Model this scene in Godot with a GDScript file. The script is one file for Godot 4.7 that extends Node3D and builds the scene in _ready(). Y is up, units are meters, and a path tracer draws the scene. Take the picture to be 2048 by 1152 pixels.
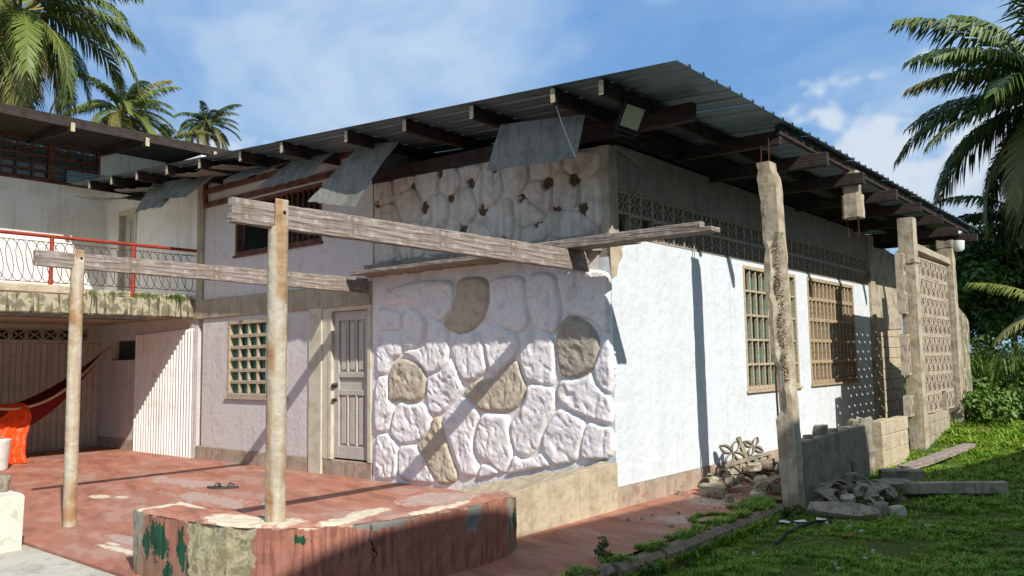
extends Node3D

# ---------------------------------------------------------------- geometry helper
class Geo:
	var v := PackedVector3Array()
	var n := PackedVector3Array()
	var uv := PackedVector2Array()
	var col := PackedColorArray()
	var c := Color(1, 1, 1)
	var colored := false

	func vert(p: Vector3, nn: Vector3, t := Vector2.ZERO) -> void:
		v.append(p)
		n.append(nn)
		uv.append(t)
		col.append(c)

	# corners counter-clockwise as seen from outside
	func tri(a: Vector3, b: Vector3, d: Vector3, ta := Vector2.ZERO, tb := Vector2.ZERO, td := Vector2.ZERO) -> void:
		var nn := (b - a).cross(d - a)
		if nn.length_squared() < 1e-16:
			return
		nn = nn.normalized()
		vert(a, nn, ta)
		vert(d, nn, td)
		vert(b, nn, tb)

	func quad(a: Vector3, b: Vector3, d: Vector3, e: Vector3) -> void:
		tri(a, b, d)
		tri(a, d, e)

	func quad_uv(a: Vector3, b: Vector3, d: Vector3, e: Vector3, ta: Vector2, tb: Vector2, td: Vector2, te: Vector2) -> void:
		tri(a, b, d, ta, tb, td)
		tri(a, d, e, ta, td, te)

	# a flat convex face turned away from a centre
	func face(p: Array, center: Vector3) -> void:
		var mid := Vector3.ZERO
		for q in p:
			mid += q
		mid /= p.size()
		var nn: Vector3 = (p[1] - p[0]).cross(p[2] - p[0])
		if p.size() == 4:
			nn = (p[2] - p[0]).cross(p[3] - p[1])
		var flip := nn.dot(mid - center) < 0.0
		for k in range(1, p.size() - 1):
			if flip:
				tri(p[0], p[k + 1], p[k])
			else:
				tri(p[0], p[k], p[k + 1])

	# chamfered box
	func box(at: Vector3, size: Vector3, bev := 0.0, b := Basis()) -> void:
		var h := size * 0.5
		bev = minf(bev, minf(h.x, minf(h.y, h.z)) * 0.8)
		var pt := func(ax: int, s: Vector3) -> Vector3:
			var q := Vector3(s.x * (h.x - (0.0 if ax == 0 else bev)), s.y * (h.y - (0.0 if ax == 1 else bev)), s.z * (h.z - (0.0 if ax == 2 else bev)))
			return at + b * q
		for ax in 3:
			var o1 := (ax + 1) % 3
			var o2 := (ax + 2) % 3
			for sg in [-1.0, 1.0]:
				var ps := []
				for k in [[-1.0, -1.0], [1.0, -1.0], [1.0, 1.0], [-1.0, 1.0]]:
					var s := Vector3.ZERO
					s[ax] = sg
					s[o1] = k[0]
					s[o2] = k[1]
					ps.append(pt.call(ax, s))
				face(ps, at)
			if bev > 0.0:
				for s1 in [-1.0, 1.0]:
					for s2 in [-1.0, 1.0]:
						var e0 := Vector3.ZERO
						e0[o1] = s1
						e0[o2] = s2
						var e1 := e0
						e0[ax] = -1.0
						e1[ax] = 1.0
						face([pt.call(o1, e0), pt.call(o1, e1), pt.call(o2, e1), pt.call(o2, e0)], at)
		if bev > 0.0:
			for sx in [-1.0, 1.0]:
				for sy in [-1.0, 1.0]:
					for sz in [-1.0, 1.0]:
						var s := Vector3(sx, sy, sz)
						face([pt.call(0, s), pt.call(1, s), pt.call(2, s)], at)

	func span(lo: Vector3, hi: Vector3, bev := 0.0) -> void:
		box((lo + hi) * 0.5, hi - lo, bev)

	# rings of equal size joined into a skin; smooth or flat
	func loft(rings: Array, smooth := true, closed := true, caps := true) -> void:
		var m: int = rings[0].size()
		var nr := rings.size()
		var last := m if closed else m - 1
		var sm := []
		if smooth:
			for i in nr:
				var row := PackedVector3Array()
				for j in m:
					var a: Vector3 = rings[maxi(i - 1, 0)][j]
					var b: Vector3 = rings[mini(i + 1, nr - 1)][j]
					var jl := (j - 1 + m) % m if closed else maxi(j - 1, 0)
					var jr := (j + 1) % m if closed else mini(j + 1, m - 1)
					var d: Vector3 = rings[i][jr] - rings[i][jl]
					if d.length_squared() < 1e-12:
						var ii := i + 1 if i + 1 < nr else i - 1
						d = rings[ii][jr] - rings[ii][jl]
					row.append(d.cross(b - a).normalized())
				sm.append(row)
		for i in nr - 1:
			for j in last:
				var k := (j + 1) % m
				var a: Vector3 = rings[i][j]
				var b: Vector3 = rings[i][k]
				var d: Vector3 = rings[i + 1][k]
				var e: Vector3 = rings[i + 1][j]
				if smooth:
					vert(a, sm[i][j])
					vert(d, sm[i + 1][k])
					vert(b, sm[i][k])
					vert(a, sm[i][j])
					vert(e, sm[i + 1][j])
					vert(d, sm[i + 1][k])
				else:
					tri(a, b, d)
					tri(a, d, e)
		if caps and closed:
			for e in [0, nr - 1]:
				var mid := Vector3.ZERO
				for p in rings[e]:
					mid += p
				mid /= m
				for j in m:
					if e == 0:
						tri(mid, rings[e][(j + 1) % m], rings[e][j])
					else:
						tri(mid, rings[e][j], rings[e][(j + 1) % m])

	func tube(path: Array, r, sides := 8, caps := true) -> void:
		var rings := []
		var up := Vector3.UP
		for i in path.size():
			var t: Vector3 = (path[mini(i + 1, path.size() - 1)] - path[maxi(i - 1, 0)]).normalized()
			if absf(t.dot(up)) > 0.95:
				up = Vector3(0.3, 0.1, 1).normalized()
			var s := t.cross(up).normalized()
			var w := s.cross(t).normalized()
			var rr: float = r[i] if r is Array else r
			var ring := PackedVector3Array()
			for k in sides:
				var a := TAU * k / sides
				ring.append(path[i] + s * cos(a) * rr + w * sin(a) * rr)
			rings.append(ring)
		loft(rings, true, true, caps)

	# a worn bar of rectangular section from a to b, its skin pushed in and out by noise
	func bar(a: Vector3, b: Vector3, w: float, h: float, segs: int, amp: float, noise: FastNoiseLite, up := Vector3.UP, bev := 0.008, h2 := -1.0) -> void:
		var t := (b - a).normalized()
		var s := t.cross(up).normalized()
		var u := s.cross(t).normalized()
		var rings := []
		if h2 < 0.0:
			h2 = h
		for i in segs + 1:
			var f := float(i) / segs
			var p := a.lerp(b, f)
			var hh := lerpf(h, h2, f)
			var ring := PackedVector3Array()
			for k in [[-1, -1, 1, 0], [-1, -1, 0, 1], [-1, 0, 0, 0], [-1, 1, 0, 1], [-1, 1, 1, 0], [0, 1, 0, 0], [1, 1, 1, 0], [1, 1, 0, 1], [1, 0, 0, 0], [1, -1, 0, 1], [1, -1, 1, 0], [0, -1, 0, 0]]:
				var q: Vector3 = p + s * (k[0] * (w * 0.5 - bev * k[2])) + u * (k[1] * (hh * 0.5 - bev * k[3]))
				var d: Vector3 = (q - p).normalized()
				q += d * noise.get_noise_3dv(q * 10.0) * amp
				if i == 0 or i == segs:
					q += t * noise.get_noise_3dv(q * 23.0 + Vector3(7, 1, 3)) * amp * 1.5
				ring.append(q)
			rings.append(ring)
		loft(rings, false)

	# a straight-sided solid: polygon in the plane of basis x, y pushed along basis z
	func prism(poly: PackedVector2Array, depth: float, xf := Transform3D()) -> void:
		var p := poly
		if Geometry2D.is_polygon_clockwise(p):
			p = p.duplicate()
			p.reverse()
		var ix := Geometry2D.triangulate_polygon(p)
		for k in range(0, ix.size(), 3):
			var q := [p[ix[k]], p[ix[k + 1]], p[ix[k + 2]]]
			if (q[1] - q[0]).cross(q[2] - q[0]) < 0:
				q = [q[0], q[2], q[1]]
			tri(xf * Vector3(q[0].x, q[0].y, depth), xf * Vector3(q[1].x, q[1].y, depth), xf * Vector3(q[2].x, q[2].y, depth))
			tri(xf * Vector3(q[0].x, q[0].y, 0), xf * Vector3(q[2].x, q[2].y, 0), xf * Vector3(q[1].x, q[1].y, 0))
		for k in p.size():
			var a := p[k]
			var b := p[(k + 1) % p.size()]
			quad(xf * Vector3(a.x, a.y, 0), xf * Vector3(b.x, b.y, 0), xf * Vector3(b.x, b.y, depth), xf * Vector3(a.x, a.y, depth))

	func mesh(offset := Vector3.ZERO) -> ArrayMesh:
		var m := ArrayMesh.new()
		var a := []
		a.resize(Mesh.ARRAY_MAX)
		if offset != Vector3.ZERO:
			for i in v.size():
				v[i] -= offset
		a[Mesh.ARRAY_VERTEX] = v
		a[Mesh.ARRAY_NORMAL] = n
		a[Mesh.ARRAY_TEX_UV] = uv
		if colored:
			a[Mesh.ARRAY_COLOR] = col
		m.add_surface_from_arrays(Mesh.PRIMITIVE_TRIANGLES, a)
		return m

# ---------------------------------------------------------------- things and parts
var home := {}
var taken := {}
var M := {}
var rng := RandomNumberGenerator.new()
var rough_noise := FastNoiseLite.new()
var wear_noise := FastNoiseLite.new()

func numbered(called: String) -> String:
	var k: int = taken.get(called, 0)
	taken[called] = k + 1
	return called if k == 0 else "%s_%03d" % [called, k]

func describe(o: Node3D, label: String, category: String, group := "") -> Node3D:
	o.set_meta("label", label)
	o.set_meta("category", category)
	if group != "":
		o.set_meta("group", group)
	return o

func thing(called: String, label: String, category: String, at: Vector3, group := "") -> Node3D:
	var o := Node3D.new()
	o.name = numbered(called)
	add_child(o)
	o.position = at
	home[o] = at
	return describe(o, label, category, group)

# a part built in world coordinates, kept relative to its thing
func part(parent: Node3D, called: String, g: Geo, m: Material) -> MeshInstance3D:
	var o := MeshInstance3D.new()
	o.name = called
	o.mesh = g.mesh(home[parent])
	o.material_override = m
	parent.add_child(o, true)
	home[o] = home[parent]
	return o

# a part that shares a mesh with its likes
func piece(parent: Node3D, called: String, mesh: Mesh, m: Material, xf: Transform3D) -> MeshInstance3D:
	var o := MeshInstance3D.new()
	o.name = called
	o.mesh = mesh
	o.material_override = m
	parent.add_child(o, true)
	xf.origin -= home[parent]
	o.transform = xf
	home[o] = home[parent]
	return o

# a thing that is one mesh
func solo(called: String, label: String, category: String, g: Geo, m: Material, at: Vector3, group := "") -> MeshInstance3D:
	var o := MeshInstance3D.new()
	o.name = numbered(called)
	o.mesh = g.mesh(at)
	o.material_override = m
	add_child(o)
	o.position = at
	home[o] = at
	describe(o, label, category, group)
	return o

func structure(called: String, g: Geo, m: Material) -> MeshInstance3D:
	var o := MeshInstance3D.new()
	o.name = called
	o.mesh = g.mesh()
	o.material_override = m
	o.set_meta("kind", "structure")
	add_child(o)
	home[o] = Vector3.ZERO
	return o

# ---------------------------------------------------------------- textures and materials
const T := 512
var N := {}

func grain(key: String, freq: float, sd: int, oct := 4, kind := FastNoiseLite.TYPE_SIMPLEX_SMOOTH, w := T, h := T, ridged := false) -> void:
	var f := FastNoiseLite.new()
	f.seed = sd
	f.noise_type = kind
	f.frequency = freq
	f.fractal_type = FastNoiseLite.FRACTAL_RIDGED if ridged else FastNoiseLite.FRACTAL_FBM
	f.fractal_octaves = oct
	var im := f.get_seamless_image(w, h)
	if w != T or h != T:
		im.resize(T, T, Image.INTERPOLATE_CUBIC)
	im.convert(Image.FORMAT_L8)
	N[key] = im.get_data()

func normal_of(key: String, strength: float) -> ImageTexture:
	var im := Image.create_from_data(T, T, false, Image.FORMAT_L8, N[key])
	im.convert(Image.FORMAT_RGBA8)
	im.bump_map_to_normal_map(strength)
	return ImageTexture.create_from_image(im)

var normals := {}

# base colour with layers [noise, low, high, strength, colour]: the noise between low and high fades the colour in
func surface_image(base: Color, layers: Array) -> Image:
	var im := Image.create(T, T, false, Image.FORMAT_RGBA8)
	im.fill(base)
	for l in layers:
		var over := Image.create(T, T, false, Image.FORMAT_RGBA8)
		over.fill(l[4])
		var d := over.get_data()
		var src: PackedByteArray = N[l[0]]
		var lut := PackedByteArray()
		for k in 256:
			lut.append(int(255.0 * l[3] * smoothstep(l[1], l[2], k / 255.0)))
		for i in T * T:
			d[i * 4 + 3] = lut[src[i]]
		im.blend_rect(Image.create_from_data(T, T, false, Image.FORMAT_RGBA8, d), Rect2i(0, 0, T, T), Vector2i.ZERO)
	return im

func mat(key: String, base: Color, layers: Array, period: float, roughness := 0.9, bump := "", bump_scale := 1.0, bump_strength := 4.0) -> StandardMaterial3D:
	var m := StandardMaterial3D.new()
	m.resource_name = key
	if layers.is_empty():
		m.albedo_color = base
	else:
		m.albedo_texture = ImageTexture.create_from_image(surface_image(base, layers))
	m.uv1_triplanar = true
	m.uv1_world_triplanar = true
	m.uv1_triplanar_sharpness = 6.0
	m.uv1_scale = Vector3.ONE / period
	m.roughness = roughness
	m.metallic_specular = 0.35
	if bump != "":
		var nk := "%s%f" % [bump, bump_strength]
		if not normals.has(nk):
			normals[nk] = normal_of(bump, bump_strength)
		m.normal_enabled = true
		m.normal_texture = normals[nk]
		m.normal_scale = bump_scale
	M[key] = m
	return m

func leaf_mat(key: String, through: Color, roughness := 0.5) -> void:
	var m := StandardMaterial3D.new()
	m.resource_name = key
	m.vertex_color_use_as_albedo = true
	m.roughness = roughness
	m.metallic_specular = 0.4
	m.backlight_enabled = true
	m.backlight = through
	m.cull_mode = BaseMaterial3D.CULL_DISABLED
	M[key] = m

func make_materials() -> void:
	grain("fine", 0.045, 1, 4)
	grain("mid", 0.016, 2, 5)
	grain("mid2", 0.02, 12, 5)
	grain("coarse", 0.006, 3, 5)
	grain("coarse2", 0.008, 13, 6)
	grain("grit", 0.2, 4, 2)
	grain("streak", 0.05, 5, 4, FastNoiseLite.TYPE_SIMPLEX_SMOOTH, 512, 24)
	grain("streak2", 0.03, 6, 4, FastNoiseLite.TYPE_SIMPLEX_SMOOTH, 512, 48)
	grain("wood", 0.05, 7, 4, FastNoiseLite.TYPE_SIMPLEX_SMOOTH, 32, 512)
	grain("crack", 0.01, 8, 3, FastNoiseLite.TYPE_SIMPLEX_SMOOTH, T, T, true)
	grain("wrinkle", 0.014, 9, 3, FastNoiseLite.TYPE_SIMPLEX_SMOOTH, 512, 300, true)

	# walls
	mat("white_wall", Color(0.82, 0.848, 0.868), [["streak2", 0.5, 0.8, 0.3, Color(0.77, 0.805, 0.83)], ["coarse", 0.5, 0.8, 0.4, Color(0.785, 0.81, 0.825)], ["mid", 0.66, 0.80, 0.3, Color(0.77, 0.78, 0.77)], ["crack", 0.94, 0.99, 0.45, Color(0.62, 0.61, 0.58)], ["streak", 0.62, 0.85, 0.3, Color(0.74, 0.755, 0.75)], ["grit", 0.74, 0.82, 0.2, Color(0.72, 0.71, 0.68)]], 3.7, 0.75, "fine", 0.25)
	mat("lilac_wall", Color(0.79, 0.77, 0.76), [["coarse", 0.5, 0.8, 0.4, Color(0.75, 0.71, 0.71)], ["streak2", 0.55, 0.8, 0.3, Color(0.72, 0.69, 0.68)], ["mid2", 0.65, 0.85, 0.35, Color(0.68, 0.64, 0.6)]], 2.7, 0.8, "fine", 0.2)
	mat("cream_wall", Color(0.91, 0.905, 0.885), [["coarse2", 0.5, 0.8, 0.4, Color(0.8, 0.77, 0.72)], ["streak", 0.6, 0.85, 0.3, Color(0.74, 0.71, 0.66)]], 3.1, 0.8, "fine", 0.2)
	mat("plinth", Color(0.66, 0.60, 0.53), [["coarse2", 0.45, 0.7, 0.6, Color(0.55, 0.5, 0.44)], ["streak", 0.5, 0.75, 0.5, Color(0.72, 0.63, 0.56)], ["mid", 0.6, 0.75, 0.6, Color(0.62, 0.44, 0.38)], ["grit", 0.62, 0.8, 0.5, Color(0.42, 0.38, 0.33)]], 1.7, 0.95, "mid", 0.5)
	mat("band", Color(0.66, 0.62, 0.54), [["coarse", 0.5, 0.75, 0.5, Color(0.56, 0.51, 0.43)], ["streak", 0.6, 0.8, 0.4, Color(0.45, 0.41, 0.35)]], 1.9, 0.9, "fine", 0.4)
	mat("stone_white", Color(0.89, 0.882, 0.882), [["mid", 0.5, 0.8, 0.35, Color(0.79, 0.775, 0.77)], ["coarse2", 0.6, 0.82, 0.4, Color(0.72, 0.70, 0.68)], ["grit", 0.68, 0.8, 0.2, Color(0.66, 0.62, 0.58)]], 1.6, 0.92, "mid", 0.5, 6.0)
	mat("stone_brownish", Color(0.80, 0.765, 0.73), [["mid", 0.5, 0.8, 0.5, Color(0.70, 0.655, 0.615)], ["coarse2", 0.5, 0.8, 0.5, Color(0.63, 0.585, 0.545)], ["streak2", 0.55, 0.8, 0.4, Color(0.58, 0.52, 0.47)], ["grit", 0.66, 0.8, 0.3, Color(0.5, 0.45, 0.4)]], 1.7, 0.95, "mid", 0.5, 6.0)  # upper panel stone: darker and browner than the lower stones, with streaks
	mat("stone_beige", Color(0.74, 0.70, 0.625), [["mid", 0.45, 0.8, 0.6, Color(0.64, 0.60, 0.53)], ["grit", 0.6, 0.8, 0.4, Color(0.46, 0.42, 0.36)]], 1.4, 0.92, "mid", 0.5, 6.0)
	mat("stone_grey", Color(0.66, 0.635, 0.58), [["mid2", 0.45, 0.8, 0.6, Color(0.55, 0.525, 0.475)], ["grit", 0.6, 0.8, 0.4, Color(0.4, 0.37, 0.33)]], 1.4, 0.92, "mid", 0.5, 6.0)
	mat("hole", Color(0.36, 0.28, 0.22), [["mid2", 0.45, 0.7, 0.8, Color(0.50, 0.41, 0.33)], ["grit", 0.55, 0.75, 0.6, Color(0.2, 0.16, 0.13)]], 0.5, 0.95, "grit", 1.0)
	mat("bare", Color(0.74, 0.685, 0.585), [["coarse", 0.45, 0.75, 0.6, Color(0.66, 0.61, 0.52)], ["mid2", 0.58, 0.85, 0.4, Color(0.56, 0.515, 0.44)], ["streak2", 0.6, 0.8, 0.3, Color(0.58, 0.52, 0.43)], ["crack", 0.9, 0.98, 0.4, Color(0.4, 0.37, 0.32)], ["grit", 0.62, 0.8, 0.35, Color(0.5, 0.45, 0.38)]], 1.5, 0.95, "mid", 0.7)
	mat("concrete", Color(0.66, 0.62, 0.55), [["coarse", 0.45, 0.75, 0.6, Color(0.55, 0.51, 0.45)], ["streak", 0.55, 0.8, 0.5, Color(0.47, 0.43, 0.38)], ["grit", 0.6, 0.8, 0.4, Color(0.44, 0.41, 0.37)]], 1.4, 0.95, "mid", 0.6)
	mat("column", Color(0.69, 0.65, 0.575), [["streak", 0.5, 0.75, 0.5, Color(0.6, 0.55, 0.46)], ["coarse2", 0.5, 0.75, 0.6, Color(0.52, 0.46, 0.38)], ["mid", 0.66, 0.8, 0.35, Color(0.52, 0.41, 0.3)], ["grit", 0.62, 0.8, 0.4, Color(0.44, 0.4, 0.34)]], 1.6, 0.95, "mid", 0.6)
	mat("gravel_core", Color(0.75, 0.685, 0.59), [["mid2", 0.45, 0.65, 0.8, Color(0.58, 0.5, 0.42)], ["grit", 0.55, 0.7, 0.5, Color(0.45, 0.39, 0.33)]], 0.35, 1.0, "grit", 1.2)
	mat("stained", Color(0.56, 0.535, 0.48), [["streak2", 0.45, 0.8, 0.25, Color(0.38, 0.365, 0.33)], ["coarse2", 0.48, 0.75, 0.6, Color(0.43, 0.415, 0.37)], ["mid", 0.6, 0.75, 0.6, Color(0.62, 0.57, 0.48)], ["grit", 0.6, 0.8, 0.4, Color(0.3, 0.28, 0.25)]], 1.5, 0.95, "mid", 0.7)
	mat("mossy", Color(0.68, 0.645, 0.55), [["streak2", 0.56, 0.72, 0.8, Color(0.22, 0.215, 0.19)], ["coarse2", 0.5, 0.68, 0.75, Color(0.4, 0.39, 0.33)], ["mid2", 0.6, 0.7, 0.7, Color(0.46, 0.46, 0.3)], ["grit", 0.6, 0.8, 0.5, Color(0.3, 0.29, 0.25)]], 1.3, 0.95, "mid", 0.8)
	mat("rubble_pale", Color(0.72, 0.68, 0.60), [["coarse", 0.45, 0.7, 0.7, Color(0.60, 0.56, 0.49)], ["grit", 0.6, 0.8, 0.5, Color(0.46, 0.43, 0.38)]], 0.5, 0.95, "grit", 0.6)
	mat("rubble_brown", Color(0.56, 0.49, 0.42), [["coarse2", 0.45, 0.7, 0.7, Color(0.47, 0.40, 0.34)], ["grit", 0.6, 0.8, 0.5, Color(0.35, 0.31, 0.27)]], 0.5, 0.95, "grit", 0.6)
	mat("rubble", Color(0.60, 0.57, 0.50), [["coarse", 0.45, 0.7, 0.7, Color(0.48, 0.45, 0.39)], ["mid", 0.6, 0.72, 0.6, Color(0.38, 0.36, 0.32)], ["grit", 0.6, 0.8, 0.5, Color(0.4, 0.37, 0.33)]], 0.6, 0.95, "grit", 0.6)
	mat("ring_beam", Color(0.52, 0.50, 0.455), [["streak", 0.45, 0.7, 0.6, Color(0.42, 0.40, 0.36)], ["coarse", 0.5, 0.75, 0.5, Color(0.58, 0.55, 0.5)], ["grit", 0.62, 0.8, 0.4, Color(0.38, 0.36, 0.32)]], 1.5, 0.95, "mid", 0.6)
	mat("breeze", Color(0.62, 0.585, 0.53), [["mid", 0.45, 0.75, 0.6, Color(0.52, 0.49, 0.44)], ["grit", 0.6, 0.8, 0.4, Color(0.42, 0.4, 0.36)]], 0.8, 0.95, "grit", 0.4)
	mat("screen_block", Color(0.73, 0.68, 0.605), [["mid", 0.45, 0.75, 0.6, Color(0.62, 0.57, 0.50)], ["coarse2", 0.55, 0.75, 0.5, Color(0.52, 0.45, 0.4)], ["grit", 0.6, 0.8, 0.4, Color(0.44, 0.4, 0.35)]], 0.9, 0.95, "grit", 0.5)
	# wood
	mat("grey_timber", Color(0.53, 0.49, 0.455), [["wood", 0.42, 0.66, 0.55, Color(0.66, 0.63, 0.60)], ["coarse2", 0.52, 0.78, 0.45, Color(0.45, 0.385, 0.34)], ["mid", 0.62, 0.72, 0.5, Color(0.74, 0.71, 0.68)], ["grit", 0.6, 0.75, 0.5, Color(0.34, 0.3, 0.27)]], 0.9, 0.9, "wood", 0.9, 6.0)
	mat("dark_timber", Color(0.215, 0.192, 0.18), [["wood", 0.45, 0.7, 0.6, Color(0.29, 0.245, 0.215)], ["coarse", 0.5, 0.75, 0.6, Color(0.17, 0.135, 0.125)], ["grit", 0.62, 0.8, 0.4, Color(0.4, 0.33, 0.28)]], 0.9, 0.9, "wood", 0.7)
	mat("timber_end", Color(0.74, 0.69, 0.58), [["mid", 0.5, 0.7, 0.6, Color(0.55, 0.5, 0.42)], ["grit", 0.6, 0.8, 0.5, Color(0.4, 0.35, 0.3)]], 0.4, 0.9)
	mat("brown_trim", Color(0.40, 0.27, 0.225), [["wood", 0.5, 0.7, 0.5, Color(0.48, 0.35, 0.3)], ["coarse", 0.5, 0.75, 0.6, Color(0.27, 0.19, 0.165)]], 0.9, 0.8, "wood", 0.6)
	mat("window_wood", Color(0.68, 0.62, 0.53), [["wood", 0.5, 0.7, 0.5, Color(0.76, 0.70, 0.61)], ["mid", 0.55, 0.72, 0.6, Color(0.52, 0.45, 0.38)]], 0.6, 0.85, "wood", 0.6)
	mat("door_paint", Color(0.72, 0.70, 0.66), [["coarse", 0.5, 0.75, 0.4, Color(0.65, 0.62, 0.58)], ["streak", 0.6, 0.8, 0.3, Color(0.6, 0.57, 0.52)]], 1.5, 0.55, "wood", 0.15)
	mat("jamb_paint", Color(0.78, 0.76, 0.68), [["coarse", 0.5, 0.75, 0.5, Color(0.68, 0.64, 0.55)], ["grit", 0.64, 0.8, 0.3, Color(0.5, 0.46, 0.4)]], 1.2, 0.6)
	# metal
	mat("roof_metal", Color(0.43, 0.50, 0.53), [["coarse", 0.5, 0.75, 0.4, Color(0.37, 0.43, 0.46)], ["mid2", 0.62, 0.8, 0.3, Color(0.34, 0.37, 0.37)]], 2.9, 0.45)
	M.roof_metal.metallic = 0.35
	mat("white_sheet", Color(0.90, 0.885, 0.87), [["streak", 0.5, 0.8, 0.4, Color(0.78, 0.75, 0.72)], ["coarse2", 0.6, 0.8, 0.4, Color(0.74, 0.69, 0.64)]], 1.7, 0.5)
	mat("boarding", Color(0.74, 0.70, 0.65), [["streak", 0.45, 0.75, 0.5, Color(0.66, 0.62, 0.57)], ["coarse2", 0.5, 0.8, 0.5, Color(0.64, 0.59, 0.54)]], 1.4, 0.7)
	mat("ceiling_sheet", Color(0.49, 0.485, 0.455), [["coarse", 0.5, 0.75, 0.6, Color(0.38, 0.385, 0.37)], ["streak2", 0.5, 0.75, 0.4, Color(0.36, 0.37, 0.36)], ["mid2", 0.66, 0.78, 0.4, Color(0.56, 0.565, 0.55)]], 0.9, 0.6, "fine", 0.3)
	mat("pipe_paint", Color(0.71, 0.68, 0.615), [["streak", 0.5, 0.7, 0.45, Color(0.66, 0.58, 0.46)], ["streak2", 0.46, 0.74, 0.7, Color(0.60, 0.44, 0.28)], ["coarse2", 0.55, 0.8, 0.6, Color(0.55, 0.38, 0.23)], ["mid", 0.60, 0.85, 0.35, Color(0.56, 0.42, 0.29)], ["mid2", 0.66, 0.85, 0.4, Color(0.8, 0.76, 0.67)], ["grit", 0.7, 0.82, 0.25, Color(0.45, 0.34, 0.24)]], 3.1, 0.6, "fine", 0.4)
	mat("green_paint", Color(0.10, 0.33, 0.26), [["mid2", 0.5, 0.7, 0.5, Color(0.2, 0.42, 0.34)]], 0.3, 0.5)
	mat("rail_red", Color(0.60, 0.235, 0.17), [["mid", 0.55, 0.75, 0.6, Color(0.42, 0.17, 0.13)], ["grit", 0.64, 0.8, 0.5, Color(0.7, 0.36, 0.28)]], 0.8, 0.5)
	mat("iron", Color(0.36, 0.27, 0.235), [["mid", 0.5, 0.7, 0.6, Color(0.26, 0.18, 0.15)]], 0.4, 0.7)
	mat("rebar", Color(0.30, 0.17, 0.12), [["mid", 0.5, 0.7, 0.6, Color(0.2, 0.12, 0.09)]], 0.3, 0.9)
	mat("black_metal", Color(0.09, 0.09, 0.095), [], 1.0, 0.5)
	mat("lamp_glass", Color(0.62, 0.63, 0.50), [["mid", 0.5, 0.75, 0.5, Color(0.5, 0.51, 0.4)]], 0.5, 0.15)
	mat("knob", Color(0.3, 0.25, 0.2), [], 1.0, 0.3)
	M.knob.metallic = 0.8
	# glass
	mat("green_glass", Color(0.24, 0.48, 0.42), [["mid", 0.45, 0.75, 0.6, Color(0.15, 0.35, 0.3)], ["streak", 0.55, 0.75, 0.5, Color(0.36, 0.56, 0.5)]], 0.7, 0.22)
	var dg := mat("window_glass", Color(0.55, 0.6, 0.57, 0.2), [], 1.0, 0.08)
	dg.uv1_triplanar = false
	dg.uv1_world_triplanar = false
	dg.transparency = BaseMaterial3D.TRANSPARENCY_ALPHA
	mat("tan_slat", Color(0.66, 0.59, 0.49), [["mid", 0.45, 0.75, 0.7, Color(0.47, 0.40, 0.33)]], 0.6, 0.8)
	# cloth, plastic and small things
	mat("hammock", Color(0.45, 0.12, 0.11), [["wood", 0.45, 0.65, 0.6, Color(0.36, 0.07, 0.08)], ["mid", 0.55, 0.75, 0.4, Color(0.6, 0.16, 0.13)]], 0.5, 0.95, "grit", 0.4)
	mat("hammock_hem", Color(0.80, 0.70, 0.56), [], 1.0, 0.95)
	mat("tarp", Color(0.95, 0.31, 0.11), [["mid", 0.5, 0.75, 0.5, Color(0.85, 0.22, 0.07)], ["crack", 0.85, 0.97, 0.4, Color(0.98, 0.45, 0.24)]], 0.8, 0.45, "mid", 0.6)
	mat("bucket", Color(0.82, 0.83, 0.80), [["coarse", 0.5, 0.75, 0.4, Color(0.7, 0.71, 0.67)]], 0.8, 0.45)
	mat("slipper", Color(0.28, 0.28, 0.31), [["mid", 0.5, 0.75, 0.5, Color(0.18, 0.18, 0.2)]], 0.3, 0.8)
	mat("hose", Color(0.11, 0.12, 0.12), [["mid", 0.5, 0.75, 0.5, Color(0.2, 0.21, 0.2)]], 0.4, 0.6)
	mat("paper", Color(0.82, 0.83, 0.82), [["mid", 0.5, 0.75, 0.5, Color(0.65, 0.66, 0.62)]], 0.2, 0.8)
	mat("dead_leaf", Color(0.55, 0.36, 0.2), [["mid", 0.5, 0.75, 0.6, Color(0.4, 0.26, 0.15)]], 0.2, 0.8)
	# ground
	mat("seat_white", Color(0.82, 0.82, 0.76), [["coarse", 0.5, 0.8, 0.5, Color(0.72, 0.73, 0.66)], ["mid", 0.62, 0.78, 0.4, Color(0.6, 0.6, 0.54)], ["grit", 0.66, 0.8, 0.3, Color(0.5, 0.5, 0.45)]], 1.6, 0.9, "mid", 0.4)
	mat("soil", Color(0.31, 0.36, 0.14), [["coarse", 0.45, 0.7, 0.7, Color(0.25, 0.36, 0.10)], ["mid2", 0.58, 0.72, 0.6, Color(0.38, 0.33, 0.2)], ["grit", 0.55, 0.75, 0.5, Color(0.16, 0.19, 0.08)]], 1.9, 1.0, "grit", 0.8)
	mat("grey_ground", Color(0.72, 0.70, 0.65), [["coarse", 0.45, 0.7, 0.5, Color(0.64, 0.62, 0.57)], ["mid", 0.62, 0.76, 0.4, Color(0.54, 0.52, 0.48)], ["grit", 0.62, 0.8, 0.4, Color(0.4, 0.38, 0.35)]], 1.8, 0.95, "mid", 0.6)
	mat("kerb", Color(0.56, 0.50, 0.43), [["mid", 0.45, 0.7, 0.7, Color(0.4, 0.36, 0.31)], ["coarse2", 0.55, 0.75, 0.5, Color(0.55, 0.36, 0.29)], ["grit", 0.6, 0.8, 0.5, Color(0.3, 0.27, 0.23)]], 0.8, 1.0, "grit", 0.9)
	mat("bark", Color(0.46, 0.41, 0.35), [["wood", 0.5, 0.7, 0.6, Color(0.34, 0.29, 0.24)], ["mid", 0.55, 0.75, 0.5, Color(0.56, 0.52, 0.46)]], 0.8, 0.95, "wood", 1.0, 6.0)
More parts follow.
